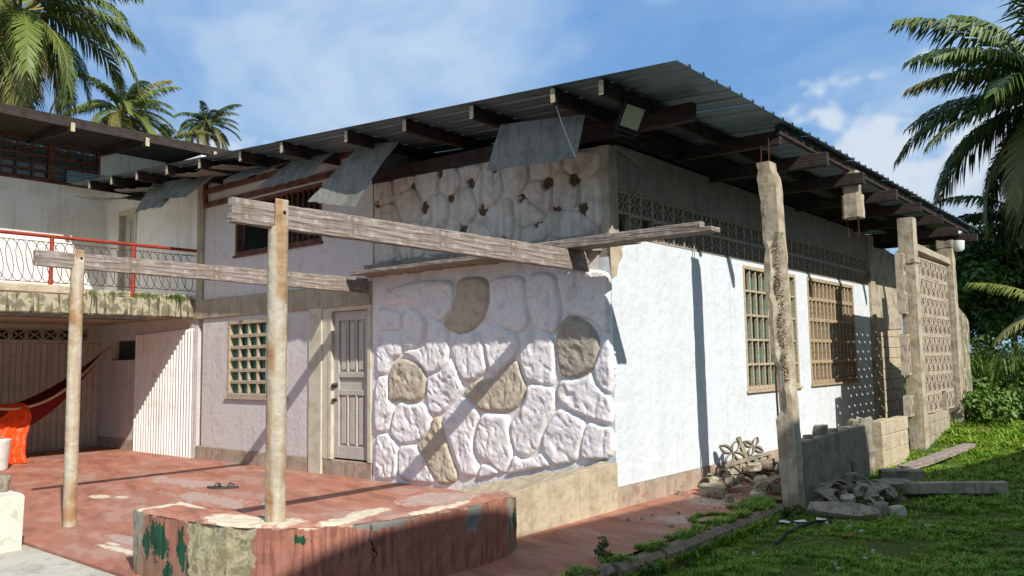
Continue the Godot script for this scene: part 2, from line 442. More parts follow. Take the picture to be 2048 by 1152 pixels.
	mat("coconut", Color(0.50, 0.52, 0.2), [["mid", 0.5, 0.75, 0.5, Color(0.58, 0.48, 0.2)]], 0.3, 0.6)
	mat("neighbour_wall", Color(0.80, 0.77, 0.70), [["coarse", 0.5, 0.75, 0.5, Color(0.68, 0.65, 0.58)]], 3.0, 0.9)
	leaf_mat("leaf", Color(0.12, 0.17, 0.03))
	leaf_mat("grass", Color(0.10, 0.15, 0.02), 0.6)

# worn red floor paint: bare cement where it has rubbed off, in streaks along the walking direction
func floor_paint(key: String, w: int, h: int, x0: float, z0: float, per: float, spots: Array) -> void:
	var f1 := FastNoiseLite.new()
	f1.seed = 31
	f1.frequency = 0.55
	f1.fractal_octaves = 5
	var f2 := FastNoiseLite.new()
	f2.seed = 32
	f2.frequency = 1.1
	f2.fractal_octaves = 5
	f2.fractal_gain = 0.6
	var f3 := FastNoiseLite.new()
	f3.seed = 33
	f3.frequency = 14.0
	f3.fractal_octaves = 2
	var red := Color(0.625, 0.415, 0.34)
	var red2 := Color(0.67, 0.465, 0.385)
	var dull := Color(0.60, 0.45, 0.405)
	var grey := Color(0.69, 0.595, 0.555)
	var pale := Color(0.82, 0.77, 0.68)
	var dark := Color(0.46, 0.33, 0.29)
	var data := PackedByteArray()
	data.resize(w * h * 3)
	var i := 0
	for yy in h:
		var z := z0 + yy * per
		for xx in w:
			var x := x0 + xx * per
			var a := f1.get_noise_2d(x, z * 1.5)
			var b := f2.get_noise_2d(x * 0.8 + z * 0.5, z * 2.4 - x * 0.9)
			var d := f3.get_noise_2d(x, z)
			var c := red.lerp(red2, clampf(0.5 + b * 1.3, 0, 1))
			c = c.lerp(dull, smoothstep(-0.05, 0.4, a + d * 0.15) * 0.55)
			c = c.lerp(grey, smoothstep(0.12, 0.42, b + a * 0.5 + d * 0.1) * 0.42)
			c = c.lerp(dark, smoothstep(0.22, 0.42, -b + d * 0.25 - a * 0.3) * 0.4)
			for s in spots:
				var q = Vector2((x - s[0]) / s[2], (z - s[1]) / s[3]).length() + (b * 0.9 + d * 0.35) * s[5]
				if q < 1.0:
					c = c.lerp(pale if s[4] > 0.5 else grey, smoothstep(1.0, 0.9, q) * 0.95)
					c = c.lerp(dark, smoothstep(0.3, 0.55, d) * 0.25)
				elif q < 1.13 and s[4] > 0.2:
					c = c.lerp(pale, smoothstep(1.13, 1.04, q) * 0.6)
			data[i] = int(clampf(c.r, 0, 1) * 255)
			data[i + 1] = int(clampf(c.g, 0, 1) * 255)
			data[i + 2] = int(clampf(c.b, 0, 1) * 255)
			i += 3
	var m := StandardMaterial3D.new()
	m.resource_name = key
	m.albedo_texture = ImageTexture.create_from_image(Image.create_from_data(w, h, false, Image.FORMAT_RGB8, data))
	m.roughness = 0.72
	m.metallic_specular = 0.35
	M[key] = m

# the front of the seat: red wash over mortar, green paint, a bare plaster field, runs of dirt
func seat_paint(key: String, w: int, h: int, length: float, high: float) -> void:
	var f1 := FastNoiseLite.new()
	f1.seed = 41
	f1.frequency = 1.1
	f1.fractal_octaves = 5
	var f2 := FastNoiseLite.new()
	f2.seed = 42
	f2.frequency = 7.0
	f2.fractal_octaves = 4
	var f3 := FastNoiseLite.new()
	f3.seed = 43
	f3.frequency = 26.0
	f3.fractal_octaves = 2
	var data := PackedByteArray()
	data.resize(w * h * 3)
	var i := 0
	for yy in h:
		var y := high * (1.0 - float(yy) / h)
		for xx in w:
			var x := length * xx / w
			var a := f1.get_noise_2d(x, y * 1.4)
			var b := f2.get_noise_2d(x, y)
			var s := f2.get_noise_2d(x * 3.0, y * 0.25 + 9.0)
			var d := f3.get_noise_2d(x, y)
			var c := Color(0.58, 0.38, 0.325).lerp(Color(0.65, 0.45, 0.385), clampf(0.5 + s * 0.8 + a * 0.8, 0, 1))
			c = c.lerp(Color(0.44, 0.29, 0.25), smoothstep(0.15, 0.6, -s + a * 0.8) * 0.5)
			# grey mortar run down the very end
			var endm := smoothstep(0.22, 0.08, x + b * 0.12)
			c = c.lerp(Color(0.56, 0.55, 0.5), endm)
			c = c.lerp(Color(0.24, 0.25, 0.22), smoothstep(0.12, 0.3, s) * smoothstep(0.4, 0.15, x) * 0.7)
			# lower part worn to brown mortar
			c = c.lerp(Color(0.55, 0.44, 0.36), smoothstep(0.28, 0.10, y + a * 0.14) * smoothstep(1.25, 0.9, x) * 0.7)
			# green paint
			for gp in [[0.33, 0.28, 0.12, 0.13], [0.17, 0.24, 0.05, 0.11], [0.62, 0.24, 0.05, 0.15], [0.70, 0.16, 0.05, 0.10], [0.46, 0.08, 0.06, 0.06], [1.58, 0.355, 0.045, 0.03]]:
				var q: float = Vector2((x - gp[0]) / gp[2], (y - gp[1]) / gp[3]).length() + b * 0.6 + s * 0.45 + d * 0.25
				c = c.lerp(Color(0.08, 0.235, 0.165).lerp(Color(0.16, 0.34, 0.26), clampf(0.5 + s, 0, 1)), smoothstep(1.0, 0.86, q) * 0.95)
			# bare plaster
			var pq: float = maxf(absf(x - 0.98) / 0.30, absf(y - 0.18) / 0.30) + b * 0.22 + a * 0.12
			var pl := Color(0.69, 0.66, 0.53).lerp(Color(0.56, 0.53, 0.42), clampf(0.5 + b * 1.6 + d * 0.5, 0, 1))
			pl = pl.lerp(Color(0.36, 0.34, 0.28), smoothstep(0.2, 0.5, -b + d * 0.15) * 0.5)
			c = c.lerp(pl, smoothstep(1.0, 0.93, pq))
			# peeled rim along the top edge
			c = c.lerp(Color(0.84, 0.77, 0.66), smoothstep(0.425, 0.44, y + b * 0.03) * 0.9)
			# grey mortar where the paint fell off further round
			var mq: float = Vector2((x - 2.86) / 0.1, (y - 0.40) / 0.16).length() + b * 0.6
			c = c.lerp(Color(0.53, 0.52, 0.5), smoothstep(1.0, 0.85, mq))
			mq = Vector2((x - 2.1) / 0.28, (y - 0.43) / 0.05).length() + b * 0.5
			c = c.lerp(Color(0.5, 0.49, 0.47), smoothstep(1.0, 0.85, mq))
			# crack
			c = c.lerp(Color(0.08, 0.07, 0.06), 0.8 * smoothstep(0.008, 0.002, absf(x - 2.02 - b * 0.05 - s * 0.02)) * smoothstep(0.43, 0.40, y))
			c = c.lerp(Color(0.2, 0.15, 0.13), smoothstep(0.4, 0.65, d) * 0.2)
			data[i] = int(clampf(c.r, 0, 1) * 255)
			data[i + 1] = int(clampf(c.g, 0, 1) * 255)
			data[i + 2] = int(clampf(c.b, 0, 1) * 255)
			i += 3
	var m := StandardMaterial3D.new()
	m.resource_name = key
	m.albedo_texture = ImageTexture.create_from_image(Image.create_from_data(w, h, false, Image.FORMAT_RGB8, data))
	m.roughness = 0.9
	m.metallic_specular = 0.3
	M[key] = m

func make_sky() -> PanoramaSkyMaterial:
	var w := 2048
	var h := 1024
	var f := FastNoiseLite.new()
	f.seed = 77
	f.frequency = 1.0
	f.fractal_octaves = 6
	f.fractal_gain = 0.52
	var g := FastNoiseLite.new()
	g.seed = 78
	g.frequency = 1.0
	g.fractal_octaves = 6
	g.fractal_gain = 0.55
	var data := PackedByteArray()
	data.resize(w * h * 3)
	var zen := Color(0.32, 0.52, 0.80)
	var low := Color(0.63, 0.80, 0.95)
	var i := 0
	for yy in h:
		var el := (0.5 - (yy + 0.5) / h) * 180.0
		for xx in w:
			var c: Color
			if el < -3.0:
				c = Color(0.42, 0.44, 0.36)
			else:
				var az := ((xx + 0.5) / w - 0.5) * 360.0
				var e := deg_to_rad(maxf(el, 0.0))
				var a := deg_to_rad(az)
				c = low.lerp(zen, pow(clampf(sin(e), 0, 1), 0.55))
				var dir := Vector3(sin(a) * cos(e), sin(e), -cos(a) * cos(e))
				# high thin veil, drawn out by the wind
				var k := 1.0 / (dir.y + 0.16)
				var p := Vector2(dir.x * k, dir.z * k)
				var wx := f.get_noise_2d(p.x * 0.5 + 3.0, p.y * 0.5)
				var veil := f.get_noise_2d(p.x * 0.42 + p.y * 0.25 + wx * 0.5, p.y * 0.95 - p.x * 0.5 + wx * 0.7 + 11.0)
				var fine := f.get_noise_2d(p.x * 1.6 + p.y * 0.8, p.y * 4.0 - p.x * 2.0 + 5.0)
				var dens := smoothstep(-0.5, 0.55, veil * 0.75 + fine * 0.16 + 0.26 * sin(a * 1.0 + 2.75) + 0.02 * (minf(el, 32.0) - 12.0)) * smoothstep(3.0, 12.0, el)
				c = c.lerp(Color(0.83, 0.895, 0.97), dens * 0.85)
				# heaped clouds low down
				var q := g.get_noise_2d(a * 7.0, e * 15.0) + 0.35 * g.get_noise_2d(a * 24.0, e * 40.0)
				var bank := -1.0
				for cb in [[-13.0, 10.0, 9.0, 5.5], [38.0, 9.0, 14.0, 6.0], [82.0, 11.0, 12.0, 7.0], [128.0, 8.0, 16.0, 6.0], [171.0, 10.0, 12.0, 7.0], [-104.0, 9.0, 13.0, 6.0], [-142.0, 11.0, 15.0, 7.0]]:
					bank = maxf(bank, 0.42 * (1.0 - Vector2((az - cb[0]) / cb[2], (el - cb[1]) / cb[3]).length()))
				var puff := smoothstep(0.0, 0.22, q * 0.5 + bank)
				var body := Color(0.90, 0.925, 0.96).lerp(Color(0.72, 0.79, 0.87), clampf(0.35 + (8.5 - el) * 0.09 - q * 0.9, 0, 1))
				c = c.lerp(body, puff * 0.8)
			data[i] = int(clampf(c.r, 0, 1) * 255)
			data[i + 1] = int(clampf(c.g, 0, 1) * 255)
			data[i + 2] = int(clampf(c.b, 0, 1) * 255)
			i += 3
	var m := PanoramaSkyMaterial.new()
	m.panorama = ImageTexture.create_from_image(Image.create_from_data(w, h, false, Image.FORMAT_RGB8, data))
	return m

# ---------------------------------------------------------------- walls with openings
# a wall in the plane of axis u (0 = x, 2 = z) and height, its outer face at "out" with thickness going inwards
func wall(g: Geo, u_axis: int, out: float, thick: float, u0: float, u1: float, y0: float, y1: float, holes: Array) -> void:
	var us := [u0, u1]
	var ys := [y0, y1]
	for h in holes:
		us.append_array([h[0], h[1]])
		ys.append_array([h[2], h[3]])
	us.sort()
	ys.sort()
	var P := func(u: float, y: float, d: float) -> Vector3:
		return Vector3(u, y, out - d) if u_axis == 0 else Vector3(out - d, y, u)
	var filled := func(u: float, y: float) -> bool:
		if u < u0 or u > u1 or y < y0 or y > y1:
			return false
		for h in holes:
			if u > h[0] and u < h[1] and y > h[2] and y < h[3]:
				return false
		return true
	for a in us.size() - 1:
		for b in ys.size() - 1:
			var ua: float = us[a]
			var ub: float = us[a + 1]
			var ya: float = ys[b]
			var yb: float = ys[b + 1]
			if ub - ua < 1e-4 or yb - ya < 1e-4 or not filled.call((ua + ub) / 2, (ya + yb) / 2):
				continue
			var mid: Vector3 = P.call((ua + ub) / 2, (ya + yb) / 2, thick / 2)
			g.face([P.call(ua, ya, 0.0), P.call(ub, ya, 0.0), P.call(ub, yb, 0.0), P.call(ua, yb, 0.0)], mid)
			g.face([P.call(ua, ya, thick), P.call(ub, ya, thick), P.call(ub, yb, thick), P.call(ua, yb, thick)], mid)
			if not filled.call(ua - 1e-3, (ya + yb) / 2):
				g.face([P.call(ua, ya, 0.0), P.call(ua, ya, thick), P.call(ua, yb, thick), P.call(ua, yb, 0.0)], mid)
			if not filled.call(ub + 1e-3, (ya + yb) / 2):
				g.face([P.call(ub, ya, 0.0), P.call(ub, ya, thick), P.call(ub, yb, thick), P.call(ub, yb, 0.0)], mid)
			if not filled.call((ua + ub) / 2, ya - 1e-3):
				g.face([P.call(ua, ya, 0.0), P.call(ub, ya, 0.0), P.call(ub, ya, thick), P.call(ua, ya, thick)], mid)
			if not filled.call((ua + ub) / 2, yb + 1e-3):
				g.face([P.call(ua, yb, 0.0), P.call(ub, yb, 0.0), P.call(ub, yb, thick), P.call(ua, yb, thick)], mid)

# a rough skin: a grid of points pushed out by noise, facing +axis
func ground_y(x: float, z: float) -> float:
	var y := -0.15
	if z < 1.0:
		y = lerpf(-0.15, -0.10, clampf((1.0 - z) / 2.4, 0, 1))
	if z < -1.4:
		y = lerpf(-0.10, 0.0, clampf((-1.4 - z) / 4.0, 0, 1))
	if z < -5.4:
		y = lerpf(0.0, 0.28, clampf((-5.4 - z) / 4.0, 0, 1))
	if z < -9.4:
		y = lerpf(0.28, 0.7, clampf((-9.4 - z) / 14.0, 0, 1))
	return y + 0.025 * rough_noise.get_noise_2d(x * 14.0, z * 14.0)

# one hand-carved stone of the plastered wall: an outline in the wall's plane, standing out from it, cut by short tool marks
func stone_mesh(outline: PackedVector2Array, zback: float, depth: float, sd: int, carve: float, pits := [], cell := 0.018) -> Geo:
	var g := Geo.new()
	var pts := outline
	for pass_ in 2:
		var q := PackedVector2Array()
		for k in pts.size():
			var a := pts[k]
			var b := pts[(k + 1) % pts.size()]
			q.append(a.lerp(b, 0.2))
			q.append(a.lerp(b, 0.8))
		pts = q
	var lo := pts[0]
	var hi := pts[0]
	for p in pts:
		lo = lo.min(p)
		hi = hi.max(p)
	lo -= Vector2.ONE * cell * 1.5
	hi += Vector2.ONE * cell * 1.5
	var f := FastNoiseLite.new()
	f.seed = sd
	f.frequency = 1.0
	f.fractal_octaves = 3
	var ta := 1.9 + 0.7 * sin(sd * 1.7)
	var tilt := Vector2(cos(ta), sin(ta))
	var ortho := tilt.orthogonal()
	var lean := Vector2(sin(sd * 3.1), cos(sd * 4.7)) * 0.02
	var mid := (lo + hi) / 2
	var nx := int((hi.x - lo.x) / cell) + 1
	var ny := int((hi.y - lo.y) / cell) + 1
	var z := PackedFloat32Array()
	var keep := PackedByteArray()
	z.resize((nx + 1) * (ny + 1))
	keep.resize((nx + 1) * (ny + 1))
	for j in ny + 1:
		for i in nx + 1:
			var q := lo + Vector2(i, j) * cell
			var d := 9.0
			for k in pts.size():
				d = minf(d, q.distance_squared_to(Geometry2D.get_closest_point_to_segment(q, pts[k], pts[(k + 1) % pts.size()])))
			d = sqrt(d)
			if not Geometry2D.is_point_in_polygon(q, pts):
				d = -d
			d += 0.006 * f.get_noise_2d(q.x * 14.0, q.y * 14.0) + 0.010
			var e := clampf(d / 0.045, 0.0, 1.0)
			var up := depth * (1.0 - pow(1.0 - e, 2.6))
			var along := q.dot(tilt)
			var across := q.dot(ortho)
			var warp := f.get_noise_2d(q.x * 2.0 + 80.0, q.y * 2.0) * 0.18
			var cut := f.get_noise_2d(along * 3.4 + warp * 3.0, (across + warp) * 10.5)
			var nick := f.get_noise_2d(along * 8.0 + 31.0, (across + warp) * 19.0)
			var rough := -carve * (smoothstep(0.06, 0.4, cut) + 0.55 * smoothstep(0.12, 0.42, nick)) + 0.012 * f.get_noise_2d(q.x * 2.4 + 50.0, q.y * 2.4) + lean.dot(q - mid)
			var zz := zback + up + rough * smoothstep(0.2, 1.0, e)
			if d < 0.0:
				zz = zback + maxf(d, -0.02) * 0.8
			for pit in pits:
				var pd := Vector2(q.x - pit[0], (q.y - pit[1]) * 0.8).length() + 0.022 * f.get_noise_2d(q.x * 16.0, q.y * 16.0 + 7.0)
				var ps: float = 0.8 + 0.45 * sin(pit[0] * 37.0 + pit[1] * 11.0)
				zz = lerpf(zback - 0.03, zz, smoothstep(0.03 * ps, 0.056 * ps, pd))
			z[j * (nx + 1) + i] = zz
			keep[j * (nx + 1) + i] = 1 if d > -cell * 1.2 else 0
	var nrm := func(i: int, j: int) -> Vector3:
		var il := maxi(i - 1, 0)
		var ir := mini(i + 1, nx)
		var jl := maxi(j - 1, 0)
		var jr := mini(j + 1, ny)
		return Vector3(-(z[j * (nx + 1) + ir] - z[j * (nx + 1) + il]) / ((ir - il) * cell), -(z[jr * (nx + 1) + i] - z[jl * (nx + 1) + i]) / ((jr - jl) * cell), 1.0).normalized()
	for j in ny:
		for i in nx:
			var a := j * (nx + 1) + i
			if not (keep[a] and keep[a + 1] and keep[a + nx + 1] and keep[a + nx + 2]):
				continue
			var p := []
			var n := []
			for c in [[i, j], [i + 1, j], [i + 1, j + 1], [i, j + 1]]:
				p.append(Vector3(lo.x + c[0] * cell, lo.y + c[1] * cell, z[c[1] * (nx + 1) + c[0]]))
				n.append(nrm.call(c[0], c[1]))
			for c in [0, 2, 1, 0, 3, 2]:
				g.vert(p[c], n[c])
	return g

# openwork block: a square frame with four leaf-shaped rings along its diagonals; centred, facing +z
func breeze_mesh(size: float, depth: float, t: float) -> ArrayMesh:
	var g := Geo.new()
	var h := size / 2
	g.span(Vector3(-h, h - t, -depth / 2), Vector3(h, h, depth / 2))
	g.span(Vector3(-h, -h, -depth / 2), Vector3(h, -h + t, depth / 2))
	g.span(Vector3(-h, -h + t, -depth / 2), Vector3(-h + t, h - t, depth / 2))
	g.span(Vector3(h - t, -h + t, -depth / 2), Vector3(h, h - t, depth / 2))
	leaf_rings(g, Vector2.ZERO, h - t * 0.5, depth * 0.9, t * 0.8)
	return g.mesh()

func leaf_rings(g: Geo, at: Vector2, h: float, depth: float, t: float) -> void:
	for q in 4:
		var a := PI / 4 + q * PI / 2
		var d := Vector2(cos(a), sin(a))
		var s := Vector2(-d.y, d.x)
		var length := h * 1.4
		for sg in [-1.0, 1.0]:
			var outer := []
			var inner := []
			for k in 7:
				var f := k / 6.0
				var bul: float = sin(f * PI) * length * 0.30 * sg
				outer.append(at + d * (f * length) + s * bul)
				inner.append(at + d * (f * length) + s * (bul - t * sg * sin(f * PI) - 0.0015 * sg))
			for k in 6:
				var o0: Vector2 = outer[k]
				var o1: Vector2 = outer[k + 1]
				var i0: Vector2 = inner[k]
				var i1: Vector2 = inner[k + 1]
				var z0 := -depth / 2
				var z1 := depth / 2
				var c := Vector3((o0.x + i1.x) / 2, (o0.y + i1.y) / 2, 0)
				g.face([Vector3(o0.x, o0.y, z1), Vector3(o1.x, o1.y, z1), Vector3(i1.x, i1.y, z1), Vector3(i0.x, i0.y, z1)], c)
				g.face([Vector3(o0.x, o0.y, z0), Vector3(o1.x, o1.y, z0), Vector3(i1.x, i1.y, z0), Vector3(i0.x, i0.y, z0)], c)
				g.face([Vector3(o0.x, o0.y, z0), Vector3(o1.x, o1.y, z0), Vector3(o1.x, o1.y, z1), Vector3(o0.x, o0.y, z1)], c)
				g.face([Vector3(i0.x, i0.y, z0), Vector3(i1.x, i1.y, z0), Vector3(i1.x, i1.y, z1), Vector3(i0.x, i0.y, z1)], c)

# ridged roof sheet: ribs run along x; z0..z1 with rib every "step"
func rib_sheet(x0: float, y0: float, x1: float, y1: float, z0: float, ribs: int, step: float, lift: float) -> Geo:
	var g := Geo.new()
	var prof := []
	for k in ribs:
		var z := z0 - k * step
		prof.append_array([[z, 0.0], [z - step * 0.38, 0.0], [z - step * 0.40, 0.006], [z - step * 0.42, 0.0], [z - step + 0.055, 0.0], [z - step + 0.04, 0.03], [z - step + 0.015, 0.03]])
	prof.append([z0 - ribs * step, 0.0])
	for side in 2:
		var th := -0.0008 if side == 0 else 0.0008
		for k in prof.size() - 1:
			var a := Vector3(x0, y0 + prof[k][1] + lift + th, prof[k][0])
			var b := Vector3(x1, y1 + prof[k][1] + lift + th, prof[k][0])
			var d := Vector3(x1, y1 + prof[k + 1][1] + lift + th, prof[k + 1][0])
			var e := Vector3(x0, y0 + prof[k + 1][1] + lift + th, prof[k + 1][0])
			if side == 0:
				g.quad(a, b, d, e)
			else:
				g.quad(a, e, d, b)
	return g

func bent_sheet(p: Array, sag: float, curl: float, nu := 18, nv := 14, sd := 1) -> Geo:
	# p: four corners top-left, top-right, bottom-right, bottom-left; hangs with a belly and a curled hem
	var g := Geo.new()
	var rows := []
	var nrm: Vector3 = (p[1] - p[0]).cross(p[3] - p[0]).normalized()
	if nrm.z < 0:
		nrm = -nrm
	for i in nv + 1:
		var f := float(i) / nv
		var row := PackedVector3Array()
		for j in nu + 1:
			var h := float(j) / nu
			var a: Vector3 = p[0].lerp(p[1], h)
			var b: Vector3 = p[3].lerp(p[2], h)
			var q := a.lerp(b, f)
			q += nrm * (sag * sin(f * PI * 0.8) + curl * pow(f, 4.0)) * (0.75 + 0.25 * sin(h * 4.0 + sd))
			q += nrm * (0.03 * rough_noise.get_noise_3dv(q * 3.5 + Vector3(sd * 9, 0, 0)) + 0.006 * rough_noise.get_noise_3dv(q * 20.0))
			if i == nv:
				q.y += 0.025 * rough_noise.get_noise_2d(h * 30.0, sd * 13.0)
			row.append(q)
		rows.append(row)
	g.loft(rows, true, false, false)
	var back := []
	for r in rows:
		var rr := PackedVector3Array()
		for q in r:
			rr.append(q - nrm * 0.006)
		rr.reverse()
		back.append(rr)
	g.loft(back, true, false, false)
	for e in [0, nv]:
		for j in nu:
			g.quad(rows[e][j], rows[e][j + 1], rows[e][j + 1] - nrm * 0.006, rows[e][j] - nrm * 0.006)
	for e in [0, nu]:
		for i in nv:
			g.quad(rows[i][e], rows[i + 1][e], rows[i + 1][e] - nrm * 0.006, rows[i][e] - nrm * 0.006)
	return g

# a lump of broken concrete: a box with pushed corners and chipped faces, centred at the origin
func lump(sx: float, sy: float, sz: float, sd: int) -> Geo:
	var g := Geo.new()
	var r := RandomNumberGenerator.new()
	r.seed = sd
	var rings := []
	for k in 5:
		var y: float = [-0.5, -0.42, 0.0, 0.42, 0.5][k]
		var sc: float = [0.8, 1.0, 1.02, 0.98, 0.74][k]
		var ring := PackedVector3Array()
		for j in 8:
			var a := TAU * (j + 0.5) / 8
			var c := Vector2(cos(a), sin(a))
			var m := maxf(absf(c.x), absf(c.y))
			c = c.lerp(c / m, 0.75) * 0.5 * sc
			c *= r.randf_range(0.82, 1.08)
			ring.append(Vector3(c.x * sx, (y + r.randf_range(-0.06, 0.06)) * sy, -c.y * sz))
		rings.append(ring)
	g.loft(rings, false)
	return g

# a piece of a shattered openwork block: an arc of its ring
func arc_piece(rad: float, from: float, to: float, t: float, depth: float) -> Geo:
	var g := Geo.new()
	var n := 7
	for k in n:
		var a0 := lerpf(from, to, float(k) / n)
		var a1 := lerpf(from, to, float(k + 1) / n)
		var p := []
		for a in [a0, a1]:
			for rr in [rad, rad - t]:
				p.append(Vector2(cos(a) * rr, sin(a) * rr * 0.7))
		var c := Vector3((p[0].x + p[3].x) / 2, (p[0].y + p[3].y) / 2, 0)
		var d := depth / 2
		for s in [-d, d]:
			g.face([Vector3(p[0].x, p[0].y, s), Vector3(p[2].x, p[2].y, s), Vector3(p[3].x, p[3].y, s), Vector3(p[1].x, p[1].y, s)], c)
		g.face([Vector3(p[0].x, p[0].y, -d), Vector3(p[2].x, p[2].y, -d), Vector3(p[2].x, p[2].y, d), Vector3(p[0].x, p[0].y, d)], c)
		g.face([Vector3(p[1].x, p[1].y, -d), Vector3(p[3].x, p[3].y, -d), Vector3(p[3].x, p[3].y, d), Vector3(p[1].x, p[1].y, d)], c)
		if k == 0:
			g.face([Vector3(p[0].x, p[0].y, -d), Vector3(p[1].x, p[1].y, -d), Vector3(p[1].x, p[1].y, d), Vector3(p[0].x, p[0].y, d)], c)
		if k == n - 1:
			g.face([Vector3(p[2].x, p[2].y, -d), Vector3(p[3].x, p[3].y, -d), Vector3(p[3].x, p[3].y, d), Vector3(p[2].x, p[2].y, d)], c)
	return g

# ---------------------------------------------------------------- plants
func frond_geo(at: Vector3, az: float, elev: float, length: float, droop: float, wind: Vector3, tint: Color, sd: int, leaflets := 84) -> Geo:
	var g := Geo.new()
	g.colored = true
	var r := RandomNumberGenerator.new()
	r.seed = sd
	var path := []
	var p := at
	var steps := 14
	var hdir := Vector3(sin(az), 0, -cos(az))
	for i in steps + 1:
		path.append(p)
		var s := float(i) / steps
		var e := elev - droop * pow(s, 1.25)
		var d := (hdir * cos(e) + Vector3.UP * sin(e) + wind * s * 0.5).normalized()
		p += d * length / steps
	var rad := []
	for i in steps + 1:
		rad.append(lerpf(0.045, 0.008, float(i) / steps))
	g.c = Color(0.17, 0.16, 0.05)
	g.tube(path, rad, 5, false)
	for k in leaflets:
		var t := lerpf(0.14, 0.995, (k + 0.5) / leaflets)
		var fi := t * steps
		var i0 := mini(int(fi), steps - 1)
		var q: Vector3 = path[i0].lerp(path[i0 + 1], fi - i0)
		var tan_: Vector3 = (path[i0 + 1] - path[i0]).normalized()
		var side := tan_.cross(Vector3.UP)
		if side.length() < 0.15:
			side = hdir.cross(Vector3.UP)
		side = side.normalized()
		var up := side.cross(tan_).normalized()
		for sg in [-1.0, 1.0]:
			if r.randf() < 0.07:
				continue
			var l: float = length * 0.30 * (0.35 + 0.65 * sin(PI * clampf(t * 0.86 + 0.1, 0, 1))) * r.randf_range(0.7, 1.12)
			var ang := lerpf(0.5, 1.05, t) + r.randf_range(-0.08, 0.08)
			var d: Vector3 = (side * sg * cos(ang) + tan_ * sin(ang) + up * 0.1 + Vector3.DOWN * 0.12 + wind * 0.9).normalized()
			var d2: Vector3 = (d + Vector3.DOWN * r.randf_range(0.7, 2.2) + wind * 0.9).normalized()
			var m: Vector3 = q + d * l * 0.5
			var e: Vector3 = m + d2 * l * 0.5
			var wv: Vector3 = tan_ * 0.036 * length / 4.0
			var shade := r.randf_range(0.75, 1.2)
			g.c = Color(tint.r * shade, tint.g * shade, tint.b * shade)
			g.quad(q - wv * 0.5, q + wv * 0.5, m + wv, m - wv)
			g.c = Color(tint.r * shade * 1.15, tint.g * shade * 1.05, tint.b * shade)
			g.tri(m - wv, m + wv, e)
	return g

func palm(label: String, base: Vector3, top: Vector3, fronds: Array, sd: int, trunk_r := 0.16, nuts := 0, group := "coconut palms around the house") -> void:
	# fronds: [azimuth, elevation, length, droop, wind, tint]
	var o := thing("coconut_palm", label, "palm tree", base, group)
	var g := Geo.new()
	var path := []
	var rad := []
	var n := 26
	for i in n + 1:
		var f := float(i) / n
		path.append(base.lerp(top, f) + Vector3(0.25 * sin(f * 2.6), 0, 0.12 * sin(f * 3.1)) * (1.0 - f))
		rad.append(trunk_r * lerpf(1.35, 0.8, f) * (1.06 if i % 2 == 0 else 0.95))
	g.tube(path, rad, 9)
	part(o, "trunk", g, M.bark)
	var k := 0
	for f in fronds:
		var fg := frond_geo(top + Vector3(sin(f[0]), 0.1, -cos(f[0])) * 0.12, f[0], f[1], f[2], f[3], f[4], f[5], sd * 100 + k, f[6] if f.size() > 6 else 84)
		part(o, "frond", fg, M.leaf)
		k += 1
	for j in nuts:
		var ng := Geo.new()
		var c := top + Vector3(sin(j * 1.9) * 0.3, -0.35 - 0.1 * (j % 3), cos(j * 1.9) * 0.3)
		var rr := []
		var pp := []
		for i in 7:
			var a := PI * i / 6.0
			pp.append(c + Vector3(0.02 * i, 0.15 - 0.3 * i / 6.0, 0))
			rr.append(maxf(0.13 * sin(a), 0.006))
		ng.tube(pp, rr, 9)
		part(o, "coconut", ng, M.coconut)

func leaf_cloud(g: Geo, c: Vector3, ext: Vector3, count: int, size: float, tint: Color, r: RandomNumberGenerator, long := 2.0) -> void:
	g.colored = true
	for k in count:
		var d := Vector3(r.randfn(), r.randfn(), r.randfn())
		d = d.normalized() * pow(r.randf(), 0.45)
		var p := c + d * ext
		var nrm := (d * 0.6 + Vector3(r.randf_range(-1, 1), r.randf_range(0.0, 1.2), r.randf_range(-1, 1))).normalized()
		var a := nrm.cross(Vector3(r.randf_range(-1, 1), r.randf_range(-0.6, 0.6), r.randf_range(-1, 1))).normalized()
		var b := nrm.cross(a).normalized()
		var s := size * r.randf_range(0.6, 1.25)
		var sh := r.randf_range(0.6, 1.3)
		g.c = Color(tint.r * sh, tint.g * sh, tint.b * sh)
		var tip := p + a * s * long * 0.5 - Vector3.UP * s * 0.25
		var tail := p - a * s * long * 0.5
		g.tri(tail, p + b * s * 0.5 + nrm * s * 0.1, tip)
		g.tri(tail, tip, p - b * s * 0.5 + nrm * s * 0.1)

func tree(label: String, base: Vector3, high: float, spread: float, sd: int, tint: Color, leaf := 0.16, clumps := 46, each := 130, group := "trees beyond the lawn") -> void:
	var o := thing("broadleaf_tree", label, "tree", base, group)
	var r := RandomNumberGenerator.new()
	r.seed = sd
	var g := Geo.new()
	var fork := base + Vector3(r.randf_range(-0.3, 0.3), high * 0.36, r.randf_range(-0.3, 0.3))
	g.tube([base - Vector3(0, 0.2, 0), base.lerp(fork, 0.5) + Vector3(0.08, 0, 0), fork], [high * 0.028, high * 0.022, high * 0.018], 8)
	var crown := Geo.new()
	for k in clumps:
		var d := Vector3(r.randfn(), r.randfn() * 0.9, r.randfn()).normalized() * pow(r.randf(), 0.4)
		var c := base + Vector3(d.x * spread, high * 0.63 + d.y * high * 0.36, d.z * spread)
		if k < 12:
			g.tube([fork, fork.lerp(c, 0.5) + Vector3(0, 0.25, 0), c], [high * 0.013, high * 0.008, high * 0.003], 5)
		var t2 := tint * r.randf_range(0.75, 1.25)
		leaf_cloud(crown, c, Vector3(1, 0.75, 1) * spread * r.randf_range(0.2, 0.36), each, leaf, t2, r)
	part(o, "trunk", g, M.bark)
	part(o, "crown", crown, M.leaf)

